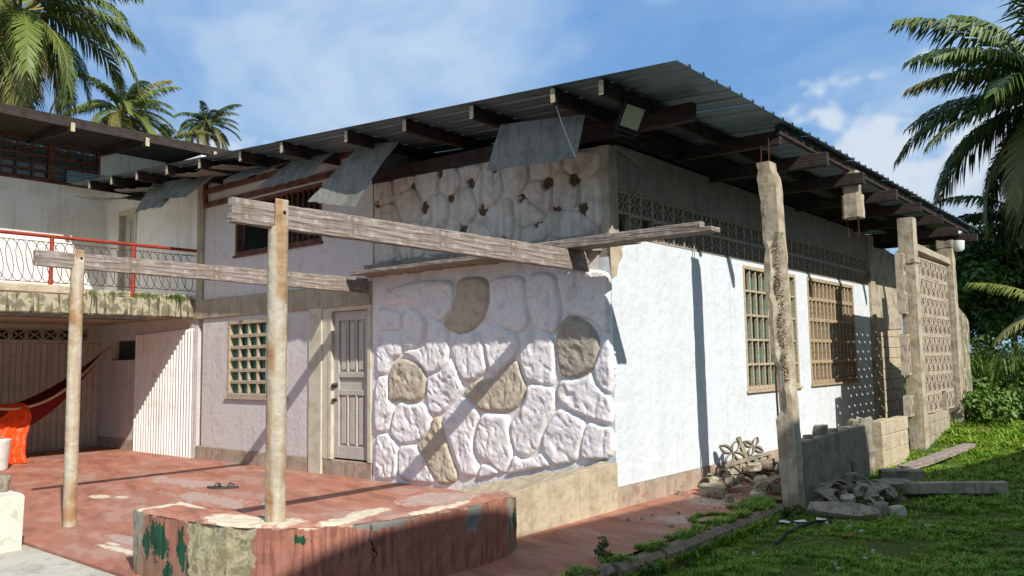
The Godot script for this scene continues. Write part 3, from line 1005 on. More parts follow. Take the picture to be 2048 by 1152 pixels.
func shrub(label: String, base: Vector3, high: float, spread: float, sd: int, tint: Color, leaf: float, count: int, group := "shrubs at the edge of the lawn") -> void:
	var o := thing("leafy_shrub", label, "shrub", base, group)
	var r := RandomNumberGenerator.new()
	r.seed = sd
	var g := Geo.new()
	var f := Geo.new()
	for k in 9:
		var tip := base + Vector3(r.randf_range(-1, 1) * spread * 0.8, high * r.randf_range(0.45, 0.92), r.randf_range(-1, 1) * spread * 0.8)
		g.tube([base, base.lerp(tip, 0.5) + Vector3(0, high * 0.1, 0), tip], [0.016, 0.011, 0.004], 5)
		leaf_cloud(f, tip - Vector3(0, high * 0.14, 0), Vector3(spread * 0.5, high * 0.3, spread * 0.5), count / 9, leaf, tint * r.randf_range(0.75, 1.25), r, 1.9)
	part(o, "stem", g, M.bark)
	part(o, "foliage", f, M.leaf)

func _ready() -> void:
	rng.seed = 5
	rough_noise.seed = 3
	rough_noise.frequency = 0.35
	rough_noise.fractal_octaves = 3
	wear_noise.seed = 9
	wear_noise.frequency = 0.6
	wear_noise.fractal_octaves = 3
	# camera
	var cam := Camera3D.new()
	cam.name = "camera"
	cam.fov = 38.88
	cam.near = 0.05
	cam.far = 2000.0
	cam.rotation_order = EULER_ORDER_YXZ
	cam.rotation_degrees = Vector3(5.135, 39.656, -0.892)
	cam.position = Vector3(4.406, 1.45, 6.870)
	add_child(cam)
	cam.current = true
	# sky
	var env := Environment.new()
	env.background_mode = Environment.BG_SKY
	env.sky = Sky.new()
	env.sky.sky_material = make_sky()
	env.background_energy_multiplier = 0.75
	env.tonemap_mode = Environment.TONE_MAPPER_LINEAR
	env.tonemap_exposure = 1.3
	env.sdfgi_enabled = true
	env.ssao_enabled = true
	env.ssil_enabled = true
	var we := WorldEnvironment.new()
	we.name = "world_environment"
	we.environment = env
	add_child(we)
	# sun: behind the camera and to its right, read from the shadows of the two beams
	var sun := DirectionalLight3D.new()
	sun.name = "sun"
	sun.light_energy = 1.42
	sun.light_color = Color(1.0, 0.975, 0.935)
	sun.light_angular_distance = 0.55
	sun.shadow_enabled = true
	add_child(sun)
	sun.look_at_from_position(Vector3.ZERO, Vector3(-1.14, -1.0, -0.44), Vector3.UP)

	make_materials()
	floor_paint("terrace", 1700, 660, -12.5, -2.4, 0.01, [[-5.2, 2.62, 0.16, 0.09, 1.0, 0.5], [-4.95, 2.5, 0.12, 0.07, 1.0, 0.5], [-2.6, 3.55, 0.35, 0.07, 0.1, 1.0], [-2.3, 3.75, 0.25, 0.05, 0.6, 1.0], [-2.55, 3.68, 0.12, 0.03, 1.0, 0.8], [-2.2, 3.6, 0.1, 0.025, 1.0, 0.8], [-5.5, 1.5, 0.8, 0.22, 0.1, 1.4], [-3.9, 2.0, 0.7, 0.2, 0.1, 1.4], [-1.4, 2.3, 0.4, 0.12, 0.1, 1.4], [0.75, 0.1, 0.3, 0.22, 0.1, 1.2], [0.6, -0.9, 0.3, 0.3, 0.1, 1.2]])
	floor_paint("seat_top", 300, 400, -1.9, 1.2, 0.01, [[-0.48, 3.83, 0.30, 0.14, 0.8, 0.35], [-0.15, 3.68, 0.14, 0.12, 0.9, 0.5], [0.1, 3.42, 0.09, 0.2, 0.9, 0.5], [0.03, 3.15, 0.1, 0.2, 0.85, 0.5], [0.02, 2.45, 0.22, 0.34, 0.4, 0.3], [0.3, 2.75, 0.05, 0.3, 0.9, 0.8], [-1.4, 3.72, 0.3, 0.04, 0.9, 0.6], [-1.42, 3.9, 0.06, 0.2, 0.9, 0.6]])
	seat_paint("seat_face", 1300, 200, 3.3, 0.45)
	build_ground()
	build_house()
	build_roof()
	build_wing()
	build_terrace()
	build_posts()
	build_veranda()
	build_rubble()
	build_small_things()
	build_trees()
	build_neighbour()

# ---------------------------------------------------------------- the ground
func build_ground() -> void:
	var g := Geo.new()
	var xs := []
	var zs := []
	for k in 41:
		xs.append(1.0 + k * 0.2)
	xs = [-300.0, -80.0, -40.0, -20.0, -12.0, -6.0, -3.0, -1.5, 0.0] + xs + [10.0, 12.0, 16.0, 24.0, 40.0, 90.0, 300.0]
	for k in 90:
		zs.append(8.0 - k * 0.25)
	zs = [300.0, 80.0, 40.0, 20.0, 12.0] + zs + [-16.0, -18.0, -22.0, -28.0, -40.0, -80.0, -300.0]
	for i in xs.size() - 1:
		for j in zs.size() - 1:
			var p := []
			for q in [[i, j], [i + 1, j], [i + 1, j + 1], [i, j + 1]]:
				var y := ground_y(xs[q[0]], zs[q[1]])
				if xs[q[0]] < 0.99:
					y = -0.22
				p.append(Vector3(xs[q[0]], y, zs[q[1]]))
			g.quad(p[0], p[1], p[2], p[3])
	structure("lawn", g, M.soil)
	# red painted floor of the terrace and the path beside the house
	var f := Geo.new()
	var U := func(x: float, z: float) -> Vector2:
		return Vector2((x + 12.5) / 17.0, (z + 2.4) / 6.6)
	var FX := [-12.5, -8.0, -5.0, -3.0, -1.4, -0.6, 0.0, 0.3, 0.6, 0.9, 1.06]
	var FZ := []
	for k in 34:
		FZ.append(4.1 - k * 0.2)
	for i in FX.size() - 1:
		for j in FZ.size() - 1:
			var p := []
			var t := []
			for q in [[i, j], [i + 1, j], [i + 1, j + 1], [i, j + 1]]:
				var x: float = FX[q[0]]
				var z: float = FZ[q[1]]
				p.append(Vector3(x, 0.012 * rough_noise.get_noise_2d(x * 5, z * 5) if x > 0.1 else 0.0, z))
				t.append(U.call(x, z))
			f.quad_uv(p[0], p[1], p[2], p[3], t[0], t[1], t[2], t[3])
	f.quad_uv(Vector3(-12.5, 0, 4.1), Vector3(-12.5, -0.3, 4.1), Vector3(1.06, -0.3, 4.1), Vector3(1.06, 0, 4.1), U.call(-12.5, 4.1), U.call(-12.5, 4.2), U.call(1.06, 4.2), U.call(1.06, 4.1))
	structure("terrace", f, M.terrace)
	var vf := Geo.new()
	vf.span(Vector3(-12.5, -0.3, -9.6), Vector3(1.12, -0.02, -2.5))
	structure("veranda_floor", vf, M.concrete)
	var gg := Geo.new()
	gg.span(Vector3(-14.0, -0.35, 4.103), Vector3(1.1, -0.018, 14.0), 0.01)
	structure("forecourt", gg, M.grey_ground)
	# broken kerb along the lawn
	var kerb := thing("path_kerb", "broken low concrete kerb between the red path and the lawn", "kerb", Vector3(1.13, -0.15, 0))
	var z := 4.0
	while z > -1.2:
		var l := rng.randf_range(0.5, 1.3)
		var kg := Geo.new()
		var off := rng.randf_range(-0.02, 0.03)
		kg.bar(Vector3(1.13 + off, -0.115 + rng.randf_range(-0.015, 0.015), z), Vector3(1.13 + off + rng.randf_range(-0.02, 0.02), -0.115 + rng.randf_range(-0.02, 0.015), maxf(z - l, -1.25)), rng.randf_range(0.13, 0.17), 0.22, 26, 0.014, wear_noise, Vector3.UP, 0.035)
		part(kerb, "kerb_stone", kg, M.kerb)
		z -= l + 0.012
	# grass
	var blade := Geo.new()
	blade.colored = true
	var r := RandomNumberGenerator.new()
	r.seed = 8
	for k in 9:
		var a := r.randf() * TAU
		var d := Vector3(cos(a), 0, sin(a))
		var s2 := Vector3(-d.z, 0, d.x) * 0.0035
		var b := d * r.randf_range(0.0, 0.02)
		var hgt := r.randf_range(0.022, 0.05)
		var m := b + d * hgt * 0.3 + Vector3.UP * hgt * 0.7
		var e := b + d * hgt * 0.9 + Vector3.UP * hgt
		var sh := r.randf_range(0.7, 1.3)
		blade.c = Color(0.15 * sh, 0.28 * sh, 0.028 * sh)
		blade.quad(b - s2, b + s2, m + s2 * 0.8, m - s2 * 0.8)
		blade.tri(m - s2 * 0.8, m + s2 * 0.8, e)
	var bm := blade.mesh()
	var spots := []
	var add := func(n: int, x0: float, x1: float, z0: float, z1: float, sc0: float, sc1: float) -> void:
		for k in n:
			var p := Vector3(r.randf_range(x0, x1), 0, r.randf_range(z0, z1))
			var dn := rough_noise.get_noise_2d(p.x * 3.0 + 40, p.z * 3.0)
			if dn < -0.2 and r.randf() < 0.8:
				continue
			p.y = ground_y(p.x, p.z) - 0.004
			spots.append([p, r.randf_range(sc0, sc1) * (1.0 + dn * 0.9) * (1.7 if r.randf() < 0.06 else 1.0)])
	add.call(76000, 1.2, 4.2, -2.0, 4.5, 0.35, 0.75)
	add.call(40000, 1.2, 4.5, -6.5, -2.0, 0.5, 1.05)
	add.call(16000, 1.2, 5.0, -10.5, -6.5, 0.9, 1.7)
	add.call(9000, -3.0, 6.0, -20.0, -10.5, 1.6, 3.2)
	for k in 1100:
		var zz := r.randf_range(-1.25, 3.4)
		if rough_noise.get_noise_1d(zz * 11.0) > -0.1:
			spots.append([Vector3(1.09 + r.randfn() * 0.045, -0.005, zz), r.randf_range(0.5, 1.3)])
	for k in 500:
		spots.append([Vector3(1.22 + absf(r.randfn()) * 0.03, -0.10, r.randf_range(-1.25, 3.4)), r.randf_range(0.8, 1.6)])
	for k in 420:
		var a := r.randf() * TAU
		spots.append([Vector3(0.98 + cos(a) * r.randf_range(0.13, 0.2), 0.0, -0.05 + sin(a) * r.randf_range(0.2, 0.28)), r.randf_range(0.4, 0.9)])
	for k in 260:
		spots.append([Vector3(r.randf_range(0.85, 1.1), 0.005, r.randf_range(-1.3, -0.6)), r.randf_range(0.6, 1.2)])
	var mm := MultiMesh.new()
	mm.transform_format = MultiMesh.TRANSFORM_3D
	mm.use_colors = true
	mm.mesh = bm
	mm.instance_count = spots.size()
	for k in spots.size():
		var s: float = spots[k][1]
		mm.set_instance_transform(k, Transform3D(Basis(Vector3.UP, r.randf() * TAU).scaled(Vector3(s, s * r.randf_range(0.7, 1.2), s)), spots[k][0]))
		var t := r.randf()
		var pn := rough_noise.get_noise_2d(spots[k][0].x * 4.0 + 9.0, spots[k][0].z * 4.0)
		var gc := Color(0.8, 0.85, 0.8).lerp(Color(1.5, 1.2, 1.0), clampf(t * t + pn * 0.9, 0, 1))
		if r.randf() < 0.06:
			gc = Color(2.2, 1.1, 1.6)
		mm.set_instance_color(k, gc)
	var mi := MultiMeshInstance3D.new()
	mi.name = "grass"
	mi.multimesh = mm
	mi.material_override = M.grass
	mi.set_meta("kind", "stuff")
	describe(mi, "short green grass growing over the lawn and along the kerb", "grass")
	add_child(mi)

# ---------------------------------------------------------------- the house
func timber_window(o: Node3D, u_axis: int, face: float, u0: float, u1: float, y0: float, y1: float, verts: Array, hors: Array, bar_w: float, frame_w: float, bar_mat: Material, pane_mat: Material, pane_cut := true) -> void:
	var P := func(u: float, y: float, d: float) -> Vector3:
		return Vector3(u, y, face + d) if u_axis == 0 else Vector3(face + d, y, u)
	var B := func(g: Geo, ua: float, ub: float, ya: float, yb: float, da: float, db: float) -> void:
		var p: Vector3 = P.call(ua, ya, da)
		var q: Vector3 = P.call(ub, yb, db)
		g.span(Vector3(minf(p.x, q.x), minf(p.y, q.y), minf(p.z, q.z)), Vector3(maxf(p.x, q.x), maxf(p.y, q.y), maxf(p.z, q.z)), 0.004)
	var w := Geo.new()
	B.call(w, u0, u1, y1 - frame_w, y1, -0.09, 0.015)
	B.call(w, u0, u1, y0, y0 + frame_w, -0.09, 0.015)
	B.call(w, u0, u0 + frame_w, y0 + frame_w, y1 - frame_w, -0.09, 0.014)
	B.call(w, u1 - frame_w, u1, y0 + frame_w, y1 - frame_w, -0.09, 0.014)
	var win := part(o, "window", w, bar_mat)
	var s := Geo.new()
	B.call(s, u0 - 0.03, u1 + 0.03, y0 - 0.035, y0 - 0.002, -0.08, 0.04)
	part(win, "sill", s, bar_mat)
	for h in hors:
		var g := Geo.new()
		B.call(g, u0 + frame_w, u1 - frame_w, h - bar_w * 0.6, h + bar_w * 0.6, -0.055, 0.0)
		part(win, "bar", g, bar_mat)
	for x in verts:
		var g := Geo.new()
		B.call(g, x - bar_w * 0.5, x + bar_w * 0.5, y0 + frame_w, y1 - frame_w, -0.05, -0.004 if hors.size() else 0.0)
		part(win, "bar", g, bar_mat)
	if pane_mat:
		var us := [u0 + frame_w] + verts + [u1 - frame_w]
		var ys := [y0 + frame_w] + hors + [y1 - frame_w]
		us.sort()
		ys.sort()
		for a in us.size() - 1:
			for b in ys.size() - 1:
				var g := Geo.new()
				var lean := 0.02 * sin(a * 3.7 + b * 5.1)
				var p0: Vector3 = P.call(us[a] + 0.002, ys[b] + 0.002, -0.075)
				var p1: Vector3 = P.call(us[a + 1] - 0.002, ys[b] + 0.002, -0.075 + lean)
				var p2: Vector3 = P.call(us[a + 1] - 0.002, ys[b + 1] - 0.002, -0.07 + lean)
				var p3: Vector3 = P.call(us[a] + 0.002, ys[b + 1] - 0.002, -0.07)
				var inw: Vector3 = P.call(0, 0, -0.004) - P.call(0, 0, 0.0)
				var c := (p0 + p2) / 2 + inw / 2
				g.face([p0, p1, p2, p3], c)
				g.face([p0 + inw, p1 + inw, p2 + inw, p3 + inw], c)
				part(win, "pane", g, pane_mat)

func build_house() -> void:
	var o := thing("house", "long single storey house with plastered stone front, white side wall and tin roof", "house", Vector3(-3.8, 0, -4.3))
	# side wall with two window openings
	var g := Geo.new()
	wall(g, 2, 0.0, 0.15, -8.5, -0.15, 0.21, 2.70, [[-4.95, -3.13, 1.03, 2.65], [-7.6, -5.42, 1.04, 2.655]])
	g.span(Vector3(-0.15, 0.21, -0.15), Vector3(0.0, 2.48, -0.0))
	part(o, "painted_wall", g, M.white_wall)
	g = Geo.new()
	wall(g, 2, 0.012, 0.17, -8.5, 0.0, -0.3, 0.207, [])
	part(o, "plinth", g, M.plinth)
	# bare corner where the paint and plaster have come away
	g = Geo.new()
	g.bar(Vector3(-0.085, 2.46, -0.09), Vector3(-0.085, 3.62, -0.09), 0.17, 0.17, 14, 0.012, wear_noise, Vector3(0, 0, 1), 0.01)
	part(o, "corner_post", g, M.concrete)
	var chips := PackedVector2Array([Vector2(0.02, 2.74), Vector2(-0.26, 2.72), Vector2(-0.3, 2.66), Vector2(-0.2, 2.58), Vector2(-0.22, 2.5), Vector2(-0.12, 2.4), Vector2(-0.1, 2.3), Vector2(0.0, 2.26)])
	g = Geo.new()
	g.prism(chips, 0.006, Transform3D(Basis(Vector3(0, 0, 1), Vector3(0, 1, 0), Vector3(1, 0, 0)), Vector3(0.0, 0, 0)))
	part(o, "bare_patch", g, M.bare)
	# beam over the openwork band
	g = Geo.new()
	g.span(Vector3(-0.15, 3.185, -8.5), Vector3(0.004, 3.66, -0.175), 0.01)
	part(o, "ring_beam", g, M.ring_beam)
	var band := Geo.new()
	band.span(Vector3(-0.12, 2.701, -8.5), Vector3(-0.02, 2.712, -0.175))
	var bw := part(o, "openwork_band", band, M.breeze)
	var bm := breeze_mesh(0.236, 0.07, 0.017)
	var zz := -0.295
	var n := 0
	while zz > -8.4:
		for row in 2:
			if row == 0 and (n == 0 or n == 2):
				continue
			piece(bw, "breeze_block", bm, M.breeze, Transform3D(Basis(Vector3.UP, PI / 2), Vector3(-0.05, 2.832 + row * 0.237, zz)))
		zz -= 0.237
		n += 1
	# windows of the side wall
	var vs := []
	for k in 8:
		vs.append(-4.90 + (k + 1) * 0.191)
	timber_window(o, 2, -0.005, -4.95, -3.13, 1.03, 2.65, vs, [1.36, 1.68, 2.0, 2.32], 0.026, 0.05, M.window_wood, M.green_glass)
	vs = []
	for k in 11:
		vs.append(-7.55 + (k + 1) * 0.1733)
	timber_window(o, 2, -0.005, -7.6, -5.42, 1.04, 2.655, vs, [1.37, 1.69, 2.01, 2.33], 0.045, 0.055, M.tan_slat, M.window_glass)
	# end pilaster and the broken wall that goes on behind it
	g = Geo.new()
	g.bar(Vector3(-0.06, -0.2, -8.62), Vector3(-0.06, 3.62, -8.62), 0.24, 0.24, 16, 0.012, wear_noise, Vector3(0, 0, 1), 0.012)
	part(o, "pilaster", g, M.column)
	g = Geo.new()
	var prof := PackedVector2Array([Vector2(-8.75, 1.9), Vector2(-10.55, 1.98), Vector2(-10.5, 2.3), Vector2(-10.4, 2.6), Vector2(-10.45, 2.9), Vector2(-10.35, 3.42), Vector2(-9.6, 3.46), Vector2(-8.75, 3.44)])
	g.prism(prof, 0.17, Transform3D(Basis(Vector3(0, 0, 1), Vector3(0, 1, 0), Vector3(1, 0, 0)), Vector3(-0.15, 0, 0)))
	var pw := part(o, "broken_wall", g, M.column)
	g = Geo.new()
	g.span(Vector3(-0.12, 0.0, -10.4), Vector3(-0.03, 2.0, -8.74))
	part(pw, "mortar", g, M.concrete)
	for row in 10:
		var z0 := -8.76
		var k := 0
		while z0 > -10.4:
			var l := 0.39 if not (row % 2 == 0 and k == 0) else 0.2
			if z0 - l < -10.62:
				l = 10.62 + z0
			var bg := Geo.new()
			bg.box(Vector3(-0.075 + rng.randf_range(-0.008, 0.008), 0.1 + row * 0.2, z0 - l / 2), Vector3(0.15, 0.194, l - 0.006), 0.008)
			part(pw, "hollow_block", bg, M.bare)
			z0 -= l
			k += 1
	# front wall faced with moulded stones
	g = Geo.new()
	wall(g, 0, 0.0, 0.15, -3.6, -0.153, -0.2, 2.6, [])
	var sw := part(o, "stone_wall", g, M.stone_white)
	var stones := [
	["w", [-3.50, 2.14, -3.38, 2.14, -3.07, 2.08, -3.04, 1.88, -3.12, 1.86, -3.50, 1.86]],
		["w", [-3.50, 1.84, -3.13, 1.85, -3.04, 1.80, -3.03, 1.65, -3.08, 1.55, -3.18, 1.52, -3.27, 1.44, -3.32, 1.31, -3.51, 1.31]],
		["w", [-3.52, 1.28, -3.31, 1.30, -3.29, 1.12, -3.27, 0.98, -3.18, 0.93, -3.24, 0.73, -3.28, 0.61, -3.55, 0.58]],
		["w", [-3.54, 0.56, -3.31, 0.59, -3.18, 0.49, -3.11, 0.43, -3.13, 0.16, -3.16, 0.05, -3.53, 0.02]],
		["w", [-3.00, 2.09, -2.89, 2.13, -2.70, 2.05, -2.60, 1.86, -2.67, 1.76, -2.79, 1.64, -3.00, 1.63, -3.02, 1.81]],
		["w", [-3.04, 1.56, -2.93, 1.60, -2.70, 1.62, -2.62, 1.72, -2.56, 1.84, -2.53, 1.98, -2.36, 1.92, -2.27, 1.83, -2.24, 1.72, -2.24, 1.57, -2.29, 1.43, -2.39, 1.36, -2.59, 1.31, -2.67, 1.39, -2.77, 1.47, -2.89, 1.54]],
		["b", [-3.09, 1.49, -2.95, 1.49, -2.79, 1.44, -2.69, 1.37, -2.62, 1.27, -2.63, 1.13, -2.67, 1.04, -2.81, 0.97, -3.06, 1.01, -3.27, 0.97, -3.29, 1.12, -3.27, 1.32, -3.20, 1.44]],
		["w", [-2.60, 1.27, -2.55, 1.29, -2.37, 1.35, -2.27, 1.42, -2.22, 1.50, -2.14, 1.39, -2.04, 1.20, -2.04, 1.14, -2.15, 1.02, -2.31, 0.90, -2.41, 0.85, -2.56, 0.87, -2.61, 1.04]],
		["w", [-3.16, 0.91, -3.07, 0.98, -2.91, 0.94, -2.64, 0.97, -2.59, 0.87, -2.54, 0.79, -2.56, 0.66, -2.71, 0.54, -2.88, 0.49, -3.09, 0.47, -3.26, 0.61]],
		["w", [-3.11, 0.44, -2.97, 0.46, -2.81, 0.47, -2.71, 0.34, -2.58, 0.21, -2.46, 0.05, -2.85, 0.04, -3.10, 0.05]],
		["b", [-2.51, 0.81, -2.41, 0.81, -2.36, 0.67, -2.30, 0.52, -2.22, 0.34, -2.10, 0.13, -2.26, 0.06, -2.42, 0.04, -2.53, 0.18, -2.70, 0.37, -2.78, 0.49, -2.54, 0.65]],
		["w", [-3.40, 2.24, -3.23, 2.38, -2.84, 2.43, -2.36, 2.42, -2.18, 2.38, -2.15, 2.26, -2.18, 2.08, -2.33, 1.95, -2.46, 1.96, -2.66, 2.09, -2.87, 2.16, -3.05, 2.19, -3.31, 2.16]],
		["b", [-2.11, 2.42, -1.64, 2.40, -1.62, 2.14, -1.70, 1.94, -1.86, 1.82, -2.08, 1.78, -2.23, 1.83, -2.35, 1.91, -2.20, 2.02, -2.12, 2.19]],
		["w", [-2.19, 1.71, -2.14, 1.76, -2.01, 1.76, -1.86, 1.79, -1.77, 1.77, -1.72, 1.65, -1.70, 1.52, -1.65, 1.37, -1.80, 1.26, -1.99, 1.23, -2.08, 1.32, -2.14, 1.45, -2.19, 1.59]],
		["w", [-1.67, 1.88, -1.56, 1.84, -1.38, 1.77, -1.24, 1.75, -1.19, 1.68, -1.19, 1.58, -1.33, 1.43, -1.51, 1.32, -1.61, 1.36, -1.66, 1.54, -1.70, 1.72]],
		["w", [-1.59, 2.38, -1.11, 2.38, -1.09, 2.19, -1.07, 2.00, -1.05, 1.85, -1.18, 1.76, -1.38, 1.81, -1.55, 1.89, -1.62, 1.97, -1.59, 2.16]],
		["w", [-1.07, 2.39, -0.72, 2.38, -0.65, 2.23, -0.62, 2.02, -0.63, 1.87, -0.68, 1.77, -0.73, 1.73, -0.88, 1.78, -0.98, 1.87, -1.05, 2.02]],
		["w", [-0.67, 2.38, -0.02, 2.34, -0.03, 2.14, -0.03, 1.92, -0.04, 1.70, -0.13, 1.78, -0.27, 1.88, -0.54, 1.92, -0.59, 2.03]],
		["w", [-1.16, 1.57, -1.02, 1.70, -0.88, 1.76, -0.78, 1.73, -0.72, 1.65, -0.71, 1.48, -0.71, 1.36, -0.73, 1.20, -0.82, 1.19, -1.06, 1.23, -1.12, 1.31, -1.17, 1.44]],
		["g", [-0.58, 1.89, -0.47, 1.90, -0.29, 1.83, -0.18, 1.71, -0.16, 1.59, -0.20, 1.43, -0.28, 1.33, -0.48, 1.27, -0.63, 1.29, -0.66, 1.42, -0.69, 1.60, -0.66, 1.77]],
		["w", [-0.13, 1.55, -0.10, 1.62, -0.01, 1.68, -0.01, 1.11, -0.12, 1.16, -0.20, 1.25, -0.23, 1.37, -0.17, 1.47]],
		["b", [-1.99, 1.14, -1.87, 1.23, -1.62, 1.25, -1.45, 1.32, -1.28, 1.45, -1.22, 1.45, -1.17, 1.30, -1.11, 1.19, -1.14, 1.06, -1.23, 0.96, -1.37, 0.90, -1.57, 0.91, -1.74, 0.90, -1.86, 0.99, -1.97, 1.07]],
		["w", [-2.03, 1.08, -1.91, 0.98, -1.77, 0.88, -1.82, 0.74, -1.89, 0.58, -1.88, 0.43, -1.80, 0.29, -1.84, 0.19, -1.97, 0.16, -2.09, 0.21, -2.15, 0.39, -2.27, 0.59, -2.33, 0.74, -2.32, 0.85, -2.17, 0.95]],
		["w", [-1.74, 0.87, -1.57, 0.88, -1.34, 0.87, -1.36, 0.71, -1.33, 0.57, -1.30, 0.46, -1.36, 0.31, -1.43, 0.24, -1.53, 0.28, -1.63, 0.36, -1.78, 0.39, -1.85, 0.52, -1.82, 0.69]],
		["w", [-1.08, 1.19, -0.98, 1.21, -0.74, 1.17, -0.71, 1.05, -0.75, 0.90, -0.83, 0.82, -0.88, 0.69, -0.95, 0.55, -1.05, 0.46, -1.16, 0.43, -1.26, 0.49, -1.32, 0.65, -1.31, 0.80, -1.20, 0.91, -1.11, 1.02]],
		["w", [-0.64, 1.25, -0.48, 1.24, -0.34, 1.27, -0.26, 1.33, -0.23, 1.23, -0.15, 1.13, -0.01, 1.07, -0.02, 0.81, -0.20, 0.85, -0.39, 0.90, -0.59, 0.97, -0.68, 1.05, -0.68, 1.15]],
		["w", [-0.68, 0.96, -0.54, 0.92, -0.34, 0.83, -0.36, 0.71, -0.42, 0.59, -0.44, 0.44, -0.73, 0.37, -0.83, 0.45, -0.89, 0.55, -0.88, 0.67, -0.80, 0.81]],
		["w", [-0.31, 0.83, -0.16, 0.79, -0.01, 0.77, -0.02, 0.48, -0.40, 0.45, -0.40, 0.59, -0.36, 0.73]],
		["w", [-1.75, 0.32, -1.64, 0.31, -1.48, 0.25, -1.61, 0.20, -1.81, 0.16, -1.78, 0.25]],
		["w", [-1.28, 0.45, -1.19, 0.40, -1.02, 0.42, -0.92, 0.49, -0.82, 0.40, -0.80, 0.36, -1.19, 0.28, -1.40, 0.23, -1.33, 0.31]],
	]
	var sk := 0
	for s in stones:
		var poly := PackedVector2Array()
		for k in range(0, s[1].size(), 2):
			poly.append(Vector2(s[1][k], s[1][k + 1]))
		var sg := stone_mesh(poly, 0.0, 0.045, 60 + sk, 0.012)
		part(sw, "stone", sg, {"w": M.stone_white, "b": M.stone_beige, "g": M.stone_grey}[s[0]])
		sk += 1
	# upper stone panel, with holes where plaster fell out
	g = Geo.new()
	g.prism(PackedVector2Array([Vector2(-3.6, 2.705), Vector2(-0.08, 2.705), Vector2(-0.09, 3.62), Vector2(-1.4, 3.70), Vector2(-2.4, 3.80), Vector2(-3.6, 3.92)]), 0.12, Transform3D(Basis(), Vector3(0, 0, -0.14)))
	var up := part(o, "stone_panel", g, M.stone_brownish)
	var pits := [[-3.26, 3.80], [-2.83, 3.61], [-2.38, 3.70], [-1.89, 3.53], [-1.51, 3.63], [-2.19, 3.37], [-2.64, 3.32], [-1.71, 3.2], [-1.14, 3.2], [-0.78, 3.34], [-0.43, 3.33], [-0.64, 3.05], [-0.31, 3.01], [-0.93, 2.91], [-2.01, 2.98], [-3.5, 3.51], [-1.38, 2.82]]
	var seeds := []
	for q in [[-3.4, 3.72], [-3.05, 3.78], [-3.3, 3.25], [-2.95, 3.42], [-2.62, 3.66], [-2.2, 3.62], [-1.95, 3.72], [-2.42, 3.25], [-2.05, 3.28], [-1.62, 3.42], [-1.2, 3.52], [-0.85, 3.55], [-0.3, 3.48], [-1.45, 3.02], [-1.05, 3.04], [-0.9, 3.25], [-0.52, 3.2], [-0.2, 3.18], [-0.55, 2.85], [-1.0, 2.78], [-1.75, 2.82], [-2.35, 2.88], [-2.9, 2.95], [-3.4, 2.85]]:
		seeds.append(Vector2(q[0], q[1]))
	for a in seeds.size():
		var cell := PackedVector2Array([Vector2(-3.58, 2.72), Vector2(-0.09, 2.72), Vector2(-0.1, 3.60), Vector2(-1.4, 3.68), Vector2(-2.4, 3.78), Vector2(-3.58, 3.90)])
		for b in seeds.size():
			if a == b or cell.size() < 3:
				continue
			cell = clip_half(cell, (seeds[a] + seeds[b]) / 2 + (seeds[a] - seeds[b]).normalized() * 0.012, seeds[a] - seeds[b])
		if cell.size() >= 3:
			var cl := PackedVector2Array()
			for p in cell:
				if cl.is_empty() or p.distance_to(cl[-1]) > 0.03:
					cl.append(p)
			if cl.size() > 3:
				part(up, "stone", stone_mesh(cl, -0.02, 0.034, 200 + a, 0.007, pits, 0.02), M.stone_brownish)
	for h in pits:
		var hp := PackedVector2Array()
		for k in 9:
			var a := TAU * k / 9
			var rr := rng.randf_range(0.085, 0.1)
			hp.append(Vector2(h[0] + cos(a) * rr * 0.85, h[1] + sin(a) * rr))
		var hg := Geo.new()
		hg.prism(hp, 0.006, Transform3D(Basis(), Vector3(0, 0, -0.0225)))
		part(up, "hole", hg, M.hole)
	# rough shelf of mortar between the two stone fields
	g = Geo.new()
	g.bar(Vector3(-3.62, 2.62, 0.02), Vector3(-0.12, 2.62, 0.02), 0.2, 0.15, 40, 0.03, wear_noise)
	part(o, "ledge", g, M.stained)
	# rest of the front
	g = Geo.new()
	wall(g, 0, 0.0, 0.15, -7.7, -3.6, 0.2, 4.36, [[-4.49, -3.62, 0.2, 2.22], [-6.97, -5.42, 0.98, 2.13], [-6.8, -4.66, 3.13, 3.95]])
	part(o, "painted_wall", g, M.lilac_wall)
	g = Geo.new()
	g.span(Vector3(-7.85, -0.2, -0.15), Vector3(-4.9, 0.197, 0.012), 0.006)
	g.span(Vector3(-4.6, -0.2, -0.15), Vector3(-3.62, 0.197, 0.010), 0.006)
	part(o, "plinth", g, M.plinth)
	g = Geo.new()
	g.span(Vector3(-4.90, -0.2, -0.1), Vector3(-4.62, 2.45, 0.03), 0.008)
	part(o, "pilaster", g, M.jamb_paint)
	g = Geo.new()
	g.span(Vector3(-7.95, 2.20, -0.1), Vector3(-3.62, 2.50, 0.035), 0.01)
	part(o, "concrete_band", g, M.band)
	# door
	g = Geo.new()
	g.span(Vector3(-4.49, 0.2, -0.12), Vector3(-4.42, 2.22, 0.02), 0.005)
	g.span(Vector3(-3.69, 0.2, -0.12), Vector3(-3.62, 2.22, 0.02), 0.005)
	g.span(Vector3(-4.42, 2.15, -0.12), Vector3(-3.69, 2.22, 0.02), 0.005)
	g.span(Vector3(-4.62, 0.2, -0.1), Vector3(-4.495, 2.2, 0.012), 0.005)
	var fr := part(o, "door_frame", g, M.jamb_paint)
	g = Geo.new()
	g.span(Vector3(-4.42, 0.215, -0.09), Vector3(-3.69, 2.15, -0.058))
	var door := part(o, "door", g, M.door_paint)
	for r in [[-4.42, -4.32, 0.22, 2.145], [-3.79, -3.69, 0.22, 2.145]]:
		g = Geo.new()
		g.span(Vector3(r[0], r[2], -0.057), Vector3(r[1], r[3], -0.03), 0.006)
		part(door, "stile", g, M.door_paint)
